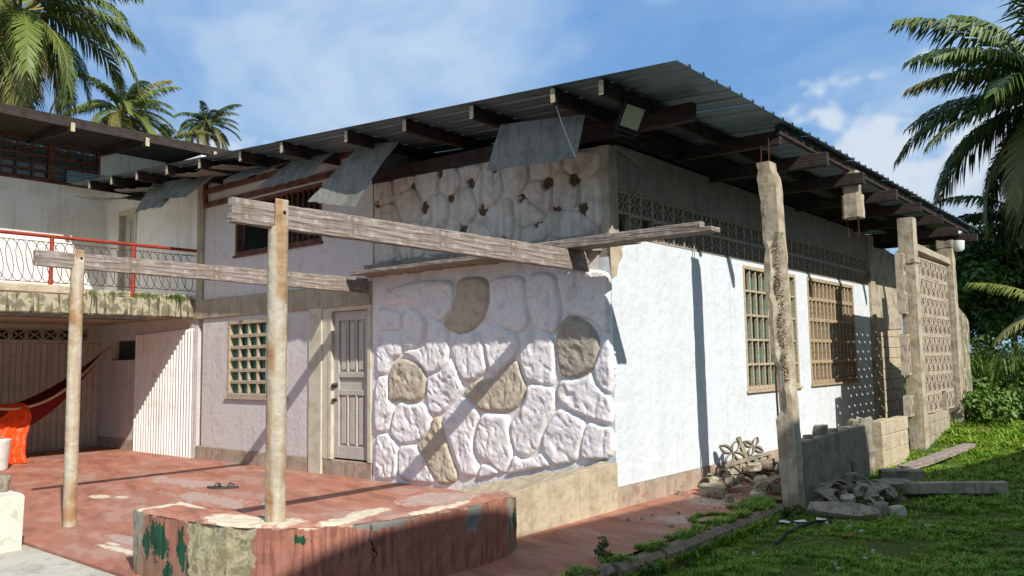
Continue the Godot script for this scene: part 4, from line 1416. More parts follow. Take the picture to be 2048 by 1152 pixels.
	for r in [[0.22, 0.38], [1.04, 1.11], [1.27, 1.34], [2.02, 2.145]]:
		g = Geo.new()
		g.span(Vector3(-4.319, r[0], -0.057), Vector3(-3.791, r[1], -0.031), 0.006)
		part(door, "rail", g, M.door_paint)
	for q in [[0.381, 1.039], [1.341, 2.019]]:
		for k in 2:
			g = Geo.new()
			var x := -4.319 + (k + 1) * 0.176 - 0.02
			g.span(Vector3(x, q[0], -0.057), Vector3(x + 0.035, q[1], -0.031), 0.006)
			part(door, "stile", g, M.door_paint)
		for k in 3:
			g = Geo.new()
			var x := -4.319 + k * 0.176 + 0.028
			g.span(Vector3(x + 0.012, q[0] + 0.03, -0.057), Vector3(x + 0.105, q[1] - 0.03, -0.04), 0.01)
			part(door, "panel", g, M.door_paint)
	for q in [[1.17, 0.03], [0.98, 0.022]]:
		g = Geo.new()
		var c := Vector3(-4.375, q[0], -0.03)
		g.tube([c, c + Vector3(0, 0, 0.02), c + Vector3(0, 0, 0.035), c + Vector3(0, 0, 0.055), c + Vector3(0, 0, 0.07)], [q[1] * 1.2, q[1] * 0.5, q[1] * 0.9, q[1], q[1] * 0.5], 12)
		part(door, "knob", g, M.knob)
	# low window with deep grid and green panes
	vs = []
	var hs := []
	for k in 5:
		vs.append(-6.91 + (k + 1) * 0.2383)
		hs.append(1.03 + (k + 1) * 0.1733)
	timber_window(o, 0, -0.005, -6.97, -5.42, 0.98, 2.13, vs, hs, 0.042, 0.055, M.window_wood, M.green_glass)
	# upper window: half open, half barred
	vs = []
	for k in 8:
		vs.append(-5.75 + k * 0.13)
	timber_window(o, 0, -0.005, -6.8, -4.66, 3.13, 3.95, vs, [], 0.025, 0.05, M.brown_trim, null)
	g = Geo.new()
	g.span(Vector3(-7.68, 3.98, 0.003), Vector3(-3.62, 4.06, 0.05), 0.006)
	g.span(Vector3(-7.68, 4.2, 0.003), Vector3(-3.62, 4.28, 0.05), 0.006)
	part(o, "trim", g, M.brown_trim)
	g = Geo.new()
	g.span(Vector3(-7.88, 2.2, -0.15), Vector3(-7.70, 4.40, 0.04), 0.008)
	part(o, "corner_post", g, M.band)
	g = Geo.new()
	g.span(Vector3(-7.70, 4.05, 0.003), Vector3(-7.62, 4.40, 0.055), 0.006)
	part(o, "trim", g, M.brown_trim)
	# the dark rooms behind
	g = Geo.new()
	g.prism(PackedVector2Array([Vector2(-7.7, 0.0), Vector2(-0.15, 0.0), Vector2(-0.15, 3.996), Vector2(-7.7, 4.494)]), 0.15, Transform3D(Basis(), Vector3(0, 0, -8.65)))
	g.span(Vector3(-7.85, 0.0, -8.5), Vector3(-7.7, 4.492, -0.15))
	g.span(Vector3(-3.75, 0.0, -8.5), Vector3(-3.62, 4.226, -0.15))
	part(o, "inner_wall", g, M.cream_wall)
	# timber plate on top of the stone front
	g = Geo.new()
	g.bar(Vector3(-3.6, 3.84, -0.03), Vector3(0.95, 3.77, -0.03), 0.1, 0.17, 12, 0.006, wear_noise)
	part(o, "wall_plate", g, M.dark_timber)
	g = Geo.new()
	g.bar(Vector3(-0.05, 3.77, 0.02), Vector3(-0.05, 3.77, -8.6), 0.1, 0.14, 12, 0.006, wear_noise)
	part(o, "wall_plate", g, M.dark_timber)

func clip_half(poly: PackedVector2Array, at: Vector2, dir: Vector2) -> PackedVector2Array:
	var out := PackedVector2Array()
	for k in poly.size():
		var a := poly[k]
		var b := poly[(k + 1) % poly.size()]
		var da := (a - at).dot(dir)
		var db := (b - at).dot(dir)
		if da >= 0:
			out.append(a)
		if (da >= 0) != (db >= 0):
			out.append(a.lerp(b, da / (da - db)))
	return out

func roof_y(x: float) -> float:
	return 3.90 + 0.066 * (1.3 - x)

func build_roof() -> void:
	var o := thing("tin_roof", "shallow ribbed tin roof with bare timber purlins over the house", "roof", Vector3(-4.6, 3.9, -5.0))
	var z := 0.94
	var k := 0
	while z > -11.2:
		for half in 2:
			var x1 := 1.30 + rng.randf_range(-0.012, 0.012)
			var x0 := -4.4
			if half == 1:
				x1 = -4.3
				x0 = -10.6
			var g := rib_sheet(x0, roof_y(x0), x1, roof_y(x1), z, 3, 0.257, 0.003 * (k % 2) + (0.006 if half == 0 else 0.0))
			part(o, "roof_sheet", g, M.roof_metal)
		z -= 0.771
		k += 1
	for x in [0.51, -0.01, -1.06, -2.06, -3.05, -4.29, -5.26, -6.28, -7.21, -8.16, -9.02, -9.86]:
		var zf := 0.90 + rng.randf_range(-0.03, 0.02)
		var g := Geo.new()
		var y := roof_y(x) - 0.078
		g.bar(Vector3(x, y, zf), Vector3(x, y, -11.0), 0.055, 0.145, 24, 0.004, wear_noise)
		var pu := part(o, "purlin", g, M.dark_timber)
		g = Geo.new()
		g.bar(Vector3(x, y, zf + 0.006), Vector3(x, y, zf - 0.002), 0.05, 0.135, 1, 0.002, wear_noise)
		part(pu, "painted_end", g, M.timber_end)
	var g2 := Geo.new()
	g2.bar(Vector3(1.19, roof_y(1.19) - 0.06, -1.45), Vector3(1.19, roof_y(1.19) - 0.06, -11.0), 0.05, 0.11, 24, 0.006, wear_noise)
	part(o, "purlin", g2, M.dark_timber)
	# beams that carry the eave out to the row of columns
	for b in [[-1.5, 3.77, 1.2], [-2.3, 3.65, 1.42], [-3.75, 3.68, 1.38], [-5.1, 3.66, 1.42], [-6.5, 3.68, 1.4], [-7.8, 3.66, 1.42], [-9.0, 3.6, 1.4], [-10.6, 3.66, 1.42]]:
		var g := Geo.new()
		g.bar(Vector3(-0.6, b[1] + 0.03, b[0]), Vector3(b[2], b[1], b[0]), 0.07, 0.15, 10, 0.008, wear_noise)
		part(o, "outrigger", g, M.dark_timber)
	# torn sheets of the old ceiling
	var fl := [
		["creased grey ceiling sheet hanging under the roof above the stone corner", [Vector3(-0.92, 3.88, 0.60), Vector3(0.08, 3.80, 0.52), Vector3(0.03, 3.36, 0.58), Vector3(-1.06, 3.40, 0.62)], 0.03, 0.04],
		["long grey ceiling sheet hanging lowest beside the upper stone panel", [Vector3(-3.35, 4.12, 0.45), Vector3(-2.62, 4.06, 0.45), Vector3(-3.10, 3.28, 0.62), Vector3(-3.92, 3.44, 0.64)], 0.08, 0.10],
		["torn grey ceiling sheet hanging over the barred upper window", [Vector3(-4.75, 4.20, 0.42), Vector3(-3.82, 4.14, 0.45), Vector3(-4.07, 3.78, 0.62), Vector3(-5.16, 3.82, 0.64)], 0.05, 0.06],
		["narrow pale ceiling sheet peeling down left of the barred upper window", [Vector3(-5.85, 4.25, 0.42), Vector3(-4.82, 4.18, 0.45), Vector3(-5.2, 3.98, 0.62), Vector3(-6.02, 4.05, 0.66)], 0.04, 0.05],
		["grey ceiling sheet hanging beside the brown corner post", [Vector3(-7.55, 4.38, 0.45), Vector3(-6.55, 4.30, 0.45), Vector3(-7.12, 3.96, 0.60), Vector3(-7.95, 4.06, 0.62)], 0.04, 0.05],
		["leftmost grey ceiling sheet hanging in front of the balcony door", [Vector3(-8.45, 4.44, 0.5), Vector3(-7.5, 4.38, 0.45), Vector3(-7.82, 3.93, 0.62), Vector3(-8.75, 3.95, 0.6)], 0.04, 0.06],
	]
	for f in fl:
		solo("ceiling_sheet", f[0], "ceiling sheet", bent_sheet(f[1], f[2], f[3], 18, 14, fl.find(f) + 1), M.ceiling_sheet, f[1][3], "torn ceiling sheets under the eave")
	var lo := [
		["pale ceiling sheet sagging flat under the roof above the brown corner post", [Vector3(-7.1, 4.44, 0.05), Vector3(-5.6, 4.33, 0.05), Vector3(-5.9, 4.27, 0.78), Vector3(-7.3, 4.33, 0.8)], -0.05],
		["pale ceiling sheet sagging under the roof above the balcony", [Vector3(-9.6, 4.5, 0.1), Vector3(-7.9, 4.44, 0.1), Vector3(-8.1, 4.30, 0.7), Vector3(-9.2, 4.40, 0.8)], -0.05],
		["long pale ceiling sheet fallen loose at the low left end of the roof", [Vector3(-10.5, 4.52, 0.2), Vector3(-8.8, 4.42, 0.15), Vector3(-8.9, 4.22, 0.55), Vector3(-10.55, 4.50, 0.92)], -0.06],
	]
	for f in lo:
		solo("ceiling_sheet", f[0], "ceiling sheet", bent_sheet(f[1], f[2], 0.02, 18, 14, 7), M.ceiling_sheet, f[1][3], "torn ceiling sheets under the eave")

# ---------------------------------------------------------------- the two storey wing on the left
func build_wing() -> void:
	var o := thing("wing", "two storey wing with balcony, brown gridded windows and open carport below", "building", Vector3(-11.3, 0, 2.0))
	var g := Geo.new()
	wall(g, 2, -11.3, 0.15, -4.0, 7.0, 2.6, 5.62, [[0.12, 7.0 - 0.2, 4.83, 5.56]])
	part(o, "wall", g, M.cream_wall)
	# gridded upper windows
	var zz := 0.12
	while zz < 3.5:
		var b := zz + 0.86
		timber_window(o, 2, -11.302, zz, b, 4.83, 5.56, [zz + 0.30, zz + 0.57], [5.0, 5.14, 5.28, 5.42], 0.028, 0.05, M.brown_trim, M.window_glass)
		zz = b + 0.002
	# wall behind the balcony, with a door
	g = Geo.new()
	wall(g, 0, -0.002, 0.15, -11.3, -7.86, 2.6, 4.9, [[-10.74, -10.03, 2.6, 4.31]])
	part(o, "wall", g, M.cream_wall)
	g = Geo.new()
	g.span(Vector3(-10.74, 2.6, -0.13), Vector3(-10.68, 4.31, 0.012), 0.004)
	g.span(Vector3(-10.09, 2.6, -0.13), Vector3(-10.03, 4.31, 0.012), 0.004)
	g.span(Vector3(-10.68, 4.25, -0.13), Vector3(-10.09, 4.31, 0.012), 0.004)
	part(o, "door_frame", g, M.jamb_paint)
	g = Geo.new()
	g.span(Vector3(-10.68, 2.6, -0.12), Vector3(-10.09, 4.25, -0.09), 0.004)
	var d := part(o, "door", g, M.door_paint)
	for x in [-10.60, -10.30]:
		g = Geo.new()
		g.span(Vector3(x, 2.75, -0.089), Vector3(x + 0.17, 4.15, -0.078), 0.008)
		part(d, "panel", g, M.door_paint)
	# ground floor
	g = Geo.new()
	wall(g, 0, -0.002, 0.15, -11.3, -7.86, 0.0, 2.6, [[-10.91, -9.90, 1.58, 1.93]])
	part(o, "wall", g, M.lilac_wall)
	g = Geo.new()
	g.span(Vector3(-11.3, 0.0, -0.1), Vector3(-9.88, 0.19, 0.01), 0.004)
	part(o, "plinth", g, M.plinth)
	g = Geo.new()
	var vh := []
	for k in 8:
		vh.append([0.26 + k * 0.26, 0.5 + k * 0.26, 1.95, 2.14])
	wall(g, 2, -11.3, 0.1, -0.15, 7.0, 0.0, 2.6, vh)
	part(o, "wall", g, M.boarding)
	for k in 40:
		g = Geo.new()
		var z := 0.05 + k * 0.1
		g.span(Vector3(-11.3, 0.03, z), Vector3(-11.272 - 0.008 * (k % 3), 1.9, z + 0.093), 0.006)
		part(o, "panel_board", g, M.boarding)
	for k in 8:
		var z := 0.26 + k * 0.26
		var vg := Geo.new()
		for bar in [[0.0, 0.24, 1.95, 1.965], [0.0, 0.24, 2.125, 2.14], [0.0, 0.018, 1.965, 2.125], [0.222, 0.24, 1.965, 2.125]]:
			vg.span(Vector3(-11.38, bar[2], z + bar[0]), Vector3(-11.27, bar[3], z + bar[1]))
		for sg in [-1.0, 1.0]:
			vg.box(Vector3(-11.325, 2.045, z + 0.12), Vector3(0.09, 0.018, 0.26), 0.0, Basis(Vector3.RIGHT, 0.65 * sg))
			vg.box(Vector3(-11.325, 2.045, z + 0.12 + sg * 0.004), Vector3(0.088, 0.07, 0.06), 0.004)
		part(o, "vent_block", vg, M.band)
	# corrugated sheets fixed to the ground floor wall
	var cg := Geo.new()
	var nseg := 130
	var last := Vector3.ZERO
	var ring0 := PackedVector3Array()
	var ring1 := PackedVector3Array()
	for k in nseg + 1:
		var x := -9.85 + 1.95 * k / nseg
		var dz := 0.028 + 0.022 * cos(TAU * (x + 9.85) / 0.0886)
		ring0.append(Vector3(x, -0.0, dz))
		ring1.append(Vector3(x, 2.03 + 0.03 * (x + 9.0), dz))
	cg.loft([ring0, ring1], true, false, false)
	part(o, "corrugated_sheet", cg, M.white_sheet)
	# the store room behind the opening, and the rooms of the wing
	g = Geo.new()
	g.span(Vector3(-11.3, 0.0, -3.2), Vector3(-7.86, 4.6, -3.05))
	g.span(Vector3(-11.4, 0.0, -3.05), Vector3(-11.3, 2.6, -0.15))
	g.span(Vector3(-11.3, 2.44, -3.05), Vector3(-7.86, 2.6, -0.155))
	part(o, "store_wall", g, M.cream_wall)
	# balcony slab
	g = Geo.new()
	g.span(Vector3(-11.3, 2.24, 0.004), Vector3(-8.02, 2.44, 7.0))
	part(o, "balcony_slab", g, M.band)
	var eg := Geo.new()
	eg.bar(Vector3(-7.99, 2.37, 0.02), Vector3(-7.99, 2.37, 7.0), 0.14, 0.29, 60, 0.014, wear_noise, Vector3.UP, 0.02)
	var edge := part(o, "balcony_edge", eg, M.mossy)
	eg = Geo.new()
	eg.bar(Vector3(-8.05, 2.55, 0.12), Vector3(-8.05, 2.55, 1.72), 0.16, 0.10, 24, 0.03, wear_noise, Vector3.UP, 0.02)
	part(edge, "worn_kerb", eg, M.mossy)
	eg = Geo.new()
	eg.bar(Vector3(-8.0, 2.565, 1.74), Vector3(-8.0, 2.565, 7.0), 0.2, 0.13, 30, 0.014, wear_noise, Vector3.UP, 0.02)
	part(edge, "worn_kerb", eg, M.bare)
	eg = Geo.new()
	eg.bar(Vector3(-7.98, 2.20, 0.8), Vector3(-7.98, 2.20, 7.0), 0.08, 0.07, 10, 0.004, wear_noise)
	part(o, "edge_beam", eg, M.dark_timber)
	# railing
	g = Geo.new()
	g.tube([Vector3(-7.96, 3.32, -0.0), Vector3(-7.96, 3.32, 7.0)], 0.026, 8)
	var rl := part(o, "railing", g, M.rail_red)
	for z in [1.02, 2.19, 3.4, 4.6, 5.8]:
		g = Geo.new()
		g.tube([Vector3(-7.96, 2.46, z), Vector3(-7.96, 3.30, z)], 0.028, 8)
		g.tube([Vector3(-7.96, 2.66, z), Vector3(-7.96, 2.70, z)], 0.036, 8)
		part(rl, "post", g, M.rail_red)
	for y in [2.66, 3.235]:
		g = Geo.new()
		g.tube([Vector3(-7.96, y, 0.0), Vector3(-7.96, y, 6.9)], 0.006, 5)
		part(rl, "rod", g, M.iron)
	var zc := 0.16
	while zc < 4.2:
		g = Geo.new()
		var pts := []
		for k in 25:
			var a := TAU * k / 24
			pts.append(Vector3(-7.96 + 0.008 * sin(a), 2.95 + 0.285 * cos(a), zc + 0.105 * sin(a) + 0.05 * cos(a)))
		g.tube(pts, 0.0055, 5, false)
		part(rl, "scroll", g, M.iron)
		zc += 0.125
	# eave
	var ro := Geo.new()
	ro = Geo.new()
	for k in 46:
		var z := 7.0 - k * 0.26
		var prof := [[z, 0.0], [z - 0.2, 0.0], [z - 0.215, 0.03], [z - 0.245, 0.03], [z - 0.26, 0.0]]
		for q in 4:
			ro.quad(Vector3(-14.5, 6.25 + prof[q][1], prof[q][0]), Vector3(-9.55, 5.53 + prof[q][1], prof[q][0]), Vector3(-9.55, 5.53 + prof[q + 1][1], prof[q + 1][0]), Vector3(-14.5, 6.25 + prof[q + 1][1], prof[q + 1][0]))
	var roof := part(o, "roof", ro, M.roof_metal)
	g = Geo.new()
	g.bar(Vector3(-9.57, 5.49, 7.0), Vector3(-9.57, 5.49, -4.9), 0.04, 0.17, 30, 0.006, wear_noise)
	part(roof, "fascia", g, M.dark_timber)
	for z in [1.35, 0.1, 2.6, -1.2]:
		g = Geo.new()
		g.bar(Vector3(-11.4, 5.55, z), Vector3(-9.5, 5.40, z), 0.07, 0.16, 6, 0.008, wear_noise)
		var rf := part(roof, "rafter", g, M.dark_timber)
		g = Geo.new()
		g.bar(Vector3(-9.5, 5.40, z), Vector3(-9.49, 5.40, z), 0.064, 0.15, 1, 0.004, wear_noise)
		part(rf, "painted_end", g, M.timber_end)
	g = Geo.new()
	g.span(Vector3(-11.28, 5.56, -4.0), Vector3(-9.65, 5.575, 7.0))
	part(roof, "soffit", g, M.dark_timber)
	g = Geo.new()
	wall(g, 2, -14.3, 0.1, -4.0, 7.0, 0.0, 6.2, [])
	wall(g, 0, -3.9, 0.1, -14.3, -11.45, 0.0, 6.0, [])
	wall(g, 0, 7.0, 0.1, -14.3, -11.45, 0.0, 6.0, [])
	g.span(Vector3(-14.3, 2.44, -3.9), Vector3(-11.45, 2.6, 6.9))
	part(o, "inner_wall", g, M.cream_wall)
	# old corrugated offcut leaning above the eave of the house
	var og := rib_sheet(-10.95, 4.92, -10.9, 5.10, 0.9, 2, 0.2, 0.0)
	var oc := Geo.new()
	for k in 5:
		oc.bar(Vector3(-10.95, 4.80 + k * 0.045, 0.85), Vector3(-10.95, 4.83 + k * 0.045, -0.35), 0.012, 0.036, 8, 0.006, wear_noise, Vector3.UP, 0.006)
	solo("tin_offcut", "short rusty strip of corrugated tin behind the low end of the roof", "tin sheet", oc, M.roof_metal, Vector3(-10.95, 4.78, 0.25))

# ---------------------------------------------------------------- seats round the terrace
func smooth_line(p: Array, per: int) -> Array:
	var out := []
	for i in p.size() - 1:
		var a: Vector2 = p[maxi(i - 1, 0)]
		var b: Vector2 = p[i]
		var c: Vector2 = p[i + 1]
		var d: Vector2 = p[mini(i + 2, p.size() - 1)]
		for k in per:
			out.append(b.cubic_interpolate(c, a, d, float(k) / per))
	out.append(p[-1])
	return out

func build_terrace() -> void:
	var o := thing("curved_seat", "low curved masonry seat with peeling red paint and green blotches", "bench", Vector3(0.1, 0, 3.2))
	var outer := smooth_line([Vector2(-1.45, 4.04), Vector2(-1.0, 4.03), Vector2(-0.6, 4.0), Vector2(-0.3, 3.93), Vector2(0.0, 3.76), Vector2(0.19, 3.5), Vector2(0.30, 3.2), Vector2(0.375, 2.85), Vector2(0.40, 2.5), Vector2(0.37, 2.15), Vector2(0.25, 1.85), Vector2(0.06, 1.67), Vector2(-0.12, 1.62)], 6)
	var inner := smooth_line([Vector2(-1.45, 3.70), Vector2(-1.0, 3.69), Vector2(-0.7, 3.68), Vector2(-0.45, 3.65), Vector2(-0.33, 3.55), Vector2(-0.2, 3.36), Vector2(-0.1, 3.15), Vector2(-0.12, 2.85), Vector2(-0.28, 2.58), Vector2(-0.27, 2.3), Vector2(-0.2, 2.0), Vector2(-0.16, 1.8), Vector2(-0.14, 1.66)], 6)
	var n := outer.size()
	var g := Geo.new()
	var top := Geo.new()
	var U := func(p: Vector2) -> Vector2:
		return Vector2((p.x + 1.9) / 3.0, (p.y - 1.2) / 4.0)
	var run := 0.0
	var H := []
	for k in n:
		H.append(0.445 + 0.008 * rough_noise.get_noise_2d(outer[k].x * 20, outer[k].y * 20) - (0.07 * smoothstep(2.2, 1.65, outer[k].y)))
	for k in n - 1:
		var a: Vector2 = outer[k]
		var b: Vector2 = outer[k + 1]
		var l := a.distance_to(b)
		var u0 := run / 3.3
		var u1 := (run + l) / 3.3
		var rows := 10
		for j in rows:
			var pp := []
			var tt := []
			for q in [[a, u0, j, k], [b, u1, j, k + 1], [b, u1, j + 1, k + 1], [a, u0, j + 1, k]]:
				var f: float = float(q[2]) / rows
				var nrm := Vector2((b - a).y, -(b - a).x).normalized() * -1.0
				var y: float = lerpf(-0.3, H[q[3]] - 0.012, f)
				# hollow where the paint coat is gone, and rough plaster
				var push: float = 0.012 * rough_noise.get_noise_3d(q[0].x * 26, y * 26, q[0].y * 26)
				var s: float = q[1] * 3.3
				if s > 0.7 and s < 1.27:
					push += 0.018 * rough_noise.get_noise_3d(q[0].x * 60, y * 60, q[0].y * 60) - 0.008
				if j == rows - 1 and q[2] == rows:
					push -= 0.004
				var p2: Vector2 = q[0] + nrm * push
				pp.append(Vector3(p2.x, y, p2.y))
				tt.append(Vector2(q[1], clampf(1.0 - y / 0.45, 0, 1)))
			g.quad_uv(pp[0], pp[1], pp[2], pp[3], tt[0], tt[1], tt[2], tt[3])
		# rounded lip and the top
		var ia: Vector2 = inner[k]
		var ib: Vector2 = inner[k + 1]
		var m := 8
		for j in m:
			var f0 := float(j) / m
			var f1 := float(j + 1) / m
			var pp := []
			var tt := []
			for q in [[a, ia, f0, k], [b, ib, f0, k + 1], [b, ib, f1, k + 1], [a, ia, f1, k]]:
				var p2: Vector2 = q[0].lerp(q[1], q[2])
				var y: float = H[q[3]] + 0.012 * rough_noise.get_noise_2d(p2.x * 32, p2.y * 32)
				if q[2] == 0.0:
					y = H[q[3]] - 0.012
				pp.append(Vector3(p2.x, y, p2.y))
				tt.append(U.call(p2))
			top.quad_uv(pp[0], pp[1], pp[2], pp[3], tt[0], tt[1], tt[2], tt[3])
		top.quad_uv(Vector3(ib.x, -0.05, ib.y), Vector3(ia.x, -0.05, ia.y), Vector3(ia.x, H[k], ia.y), Vector3(ib.x, H[k + 1], ib.y), U.call(ib), U.call(ia), U.call(ia), U.call(ib))
		run += l
	part(o, "painted_front", g, M.seat_face)
	part(o, "seat_top", top, M.seat_top)
	g = Geo.new()
	g.quad(Vector3(-1.452, -0.3, 4.03), Vector3(-1.452, H[0] - 0.002, 4.03), Vector3(-1.452, H[0] - 0.002, 3.70), Vector3(-1.452, -0.3, 3.70))
	g.bar(Vector3(-1.44, -0.3, 3.99), Vector3(-1.44, 0.435, 3.99), 0.1, 0.1, 10, 0.014, wear_noise, Vector3(0, 0, 1), 0.02)
	part(o, "end_face", g, M.stained)
	# unpainted end block that runs up to the corner of the house
	g = Geo.new()
	var A := []
	var nx := 14
	var nz := 12
	for i in nz + 1:
		var row := []
		var fz := float(i) / nz
		for j in nx + 1:
			var fx := float(j) / nx
			# from the outer edge (x = 0) inwards, narrowing towards the terrace
			var zf := lerpf(0.055, 1.70, fz)
			var wide := lerpf(2.15, 0.2, pow(fz, 0.55))
			var x := 0.014 - fx * wide
			var crest := lerpf(0.46, 0.37, fz)
			var y := crest * pow(1.0 - fx, 0.9) + 0.0
			if fx < 0.08:
				y = crest - 0.005
			y += 0.012 * rough_noise.get_noise_2d(x * 18, zf * 18)
			row.append(Vector3(x, maxf(y, -0.02), zf))
		A.append(row)
	for i in nz:
		for j in nx:
			g.quad(A[i][j + 1], A[i + 1][j + 1], A[i + 1][j], A[i][j])
		for q in 4:
			var y0: float = A[i][0].y
			var y1: float = A[i + 1][0].y
			var f0 := q / 4.0
			var f1 := (q + 1) / 4.0
			g.quad(Vector3(0.014, lerpf(-0.1, y0, f0), A[i][0].z), Vector3(0.014, lerpf(-0.1, y0, f1), A[i][0].z), Vector3(0.014, lerpf(-0.1, y1, f1), A[i + 1][0].z), Vector3(0.014, lerpf(-0.1, y1, f0), A[i + 1][0].z))
	for j in nx:
		g.quad(A[nz][j + 1], Vector3(A[nz][j + 1].x, -0.1, A[nz][0].z), Vector3(A[nz][j].x, -0.1, A[nz][0].z), A[nz][j])
	g.quad(Vector3(0.014, -0.1, 0.003), Vector3(0.014, 0.455, 0.003), A[0][0], Vector3(0.014, -0.1, 0.055))
	solo("masonry_block", "unpainted beige masonry block between the curved seat and the house corner", "block", g, M.bare, Vector3(-0.2, 0, 0.9))
	# the other seat, at the left edge
	g = Geo.new()
	g.bar(Vector3(-3.05, 0.06, 4.36), Vector3(-6.5, 0.06, 4.36), 0.34, 0.74, 20, 0.012, wear_noise, Vector3.UP, 0.02)
	solo("straight_seat", "whitish straight masonry seat at the left edge of the terrace", "bench", g, M.seat_white, Vector3(-4.7, 0, 4.36))
	g = Geo.new()
	g = lump(0.16, 0.14, 0.14, 71)
	var ms := solo("cement_lump", "small grey lump of cement lying on the whitish seat", "rubble", g, M.rubble, Vector3.ZERO)
	ms.position = Vector3(-3.33, 0.5, 4.28)

# ---------------------------------------------------------------- posts and beams of the old pergola
func pipe_post(label: String, x: float, z: float, y0: float, y1: float, ytop: float, r: float) -> void:
	var o := thing("pipe_post", label, "post", Vector3(x, y0, z), "steel pipe posts of the pergola")
	var g := Geo.new()
	var pts := []
	var rad := []
	for k in 15:
		var f := k / 14.0
		pts.append(Vector3(x, lerpf(y0 - 0.02, y1, f), z))
		rad.append(r * (1.0 + 0.015 * rough_noise.get_noise_1d(f * 90.0)))
	g.tube(pts, rad, 20)
	part(o, "pipe", g, M.pipe_paint)
	# the pipe is cut and flattened into a strap that holds the beam
	g = Geo.new()
	g.box(Vector3(x + r * 0.62, (y1 + ytop) / 2 - 0.01, z), Vector3(0.014, ytop - y1 + 0.06, r * 1.55), 0.006)
	var st := part(o, "strap", g, M.pipe_paint)
	g = Geo.new()
	var c := Vector3(x + r * 0.62 + 0.006, (y1 + ytop) / 2 + 0.015, z - 0.015)
	g.tube([c, c + Vector3(0.006, 0, 0), c + Vector3(0.010, 0, 0)], [0.013, 0.013, 0.006], 8)
	part(st, "bolt", g, M.rebar)

func build_posts() -> void:
	pipe_post("rusty cream steel post standing on the curved seat", -0.25, 3.70, 0.44, 2.37, 2.535, 0.066)
	pipe_post("slim cream steel post standing on the red floor further left", -3.67, 3.58, 0.0, 2.40, 2.545, 0.059)
	var g := Geo.new()
	g.bar(Vector3(-0.25, 2.44, 4.06), Vector3(-0.25, 2.44, 0.06), 0.055, 0.165, 60, 0.006, wear_noise, Vector3.UP, 0.006, 0.20)
	solo("timber_beam", "long weathered timber beam from the rusty post to the house corner", "beam", g, M.grey_timber, Vector3(-0.25, 2.44, 2.0), "weathered pergola beams")
	g = Geo.new()
	g.bar(Vector3(-3.67, 2.46, 3.96), Vector3(-3.67, 2.44, 0.05), 0.055, 0.145, 60, 0.006, wear_noise, Vector3.UP, 0.006, 0.19)
	solo("timber_beam", "smaller weathered timber beam from the slim post to the door", "beam", g, M.grey_timber, Vector3(-3.67, 2.44, 2.0), "weathered pergola beams")
	var o := g
	g = Geo.new()
	g.bar(Vector3(1.30, 2.565, 0.345), Vector3(-3.55, 2.565, 0.34), 0.175, 0.042, 60, 0.006, wear_noise, Vector3.UP, 0.005)
	solo("plank", "longest weathered plank lying across the beams and jutting past the house corner", "plank", g, M.grey_timber, Vector3(-1.1, 2.55, 0.38))
	g = Geo.new()
	g.bar(Vector3(0.45, 2.565, 0.205), Vector3(-3.5, 2.565, 0.195), 0.085, 0.042, 50, 0.008, wear_noise, Vector3.UP, 0.005)
	solo("plank", "weathered plank lying behind it, next to the stone wall", "plank", g, M.grey_timber, Vector3(-1.7, 2.55, 0.25))
	g = Geo.new()
	g.bar(Vector3(1.20, 2.613, 0.39), Vector3(-1.6, 2.612, 0.36), 0.085, 0.048, 40, 0.006, wear_noise, Vector3.UP, 0.006)
	solo("plank", "short weathered plank stacked on top, ending past the house corner", "plank", g, M.grey_timber, Vector3(-0.2, 2.59, 0.38))

# ---------------------------------------------------------------- ruined columns and walls beside the lawn
func column(label: String, cx: float, cz: float, y0: float, y1: float, w: float, sd: int, bite: Callable) -> Node3D:
	var o := thing("concrete_column", label, "column", Vector3(cx, y0, cz), "broken concrete columns beside the lawn")
	var g := Geo.new()
	var rings := []
	var n := 44
	for i in n + 1:
		var f := float(i) / n
		var y := lerpf(y0 - 0.1, y1, f)
		var ring := PackedVector3Array()
		for c in [[-1, 1, 0], [-0.4, 1, 1], [0.4, 1, 1], [1, 1, 0], [1, 0.4, 1], [1, -0.4, 1], [1, -1, 0], [0.4, -1, 1], [-0.4, -1, 1], [-1, -1, 0], [-1, -0.4, 1], [-1, 0.4, 1]]:
			var k := 0.94 if c[2] == 0 else 1.0
			var p := Vector3(cx + c[0] * w / 2 * k, y, cz + c[1] * w / 2 * k)
			p += Vector3(c[0], 0, c[1]) * 0.007 * wear_noise.get_noise_3dv(p * 9.0 + Vector3(sd, 0, 0))
			var b: Vector3 = bite.call(y, c[0], c[1])
			p += b
			ring.append(p)
		rings.append(ring)
	g.loft(rings, false)
	part(o, "shaft", g, M.column)
	return o

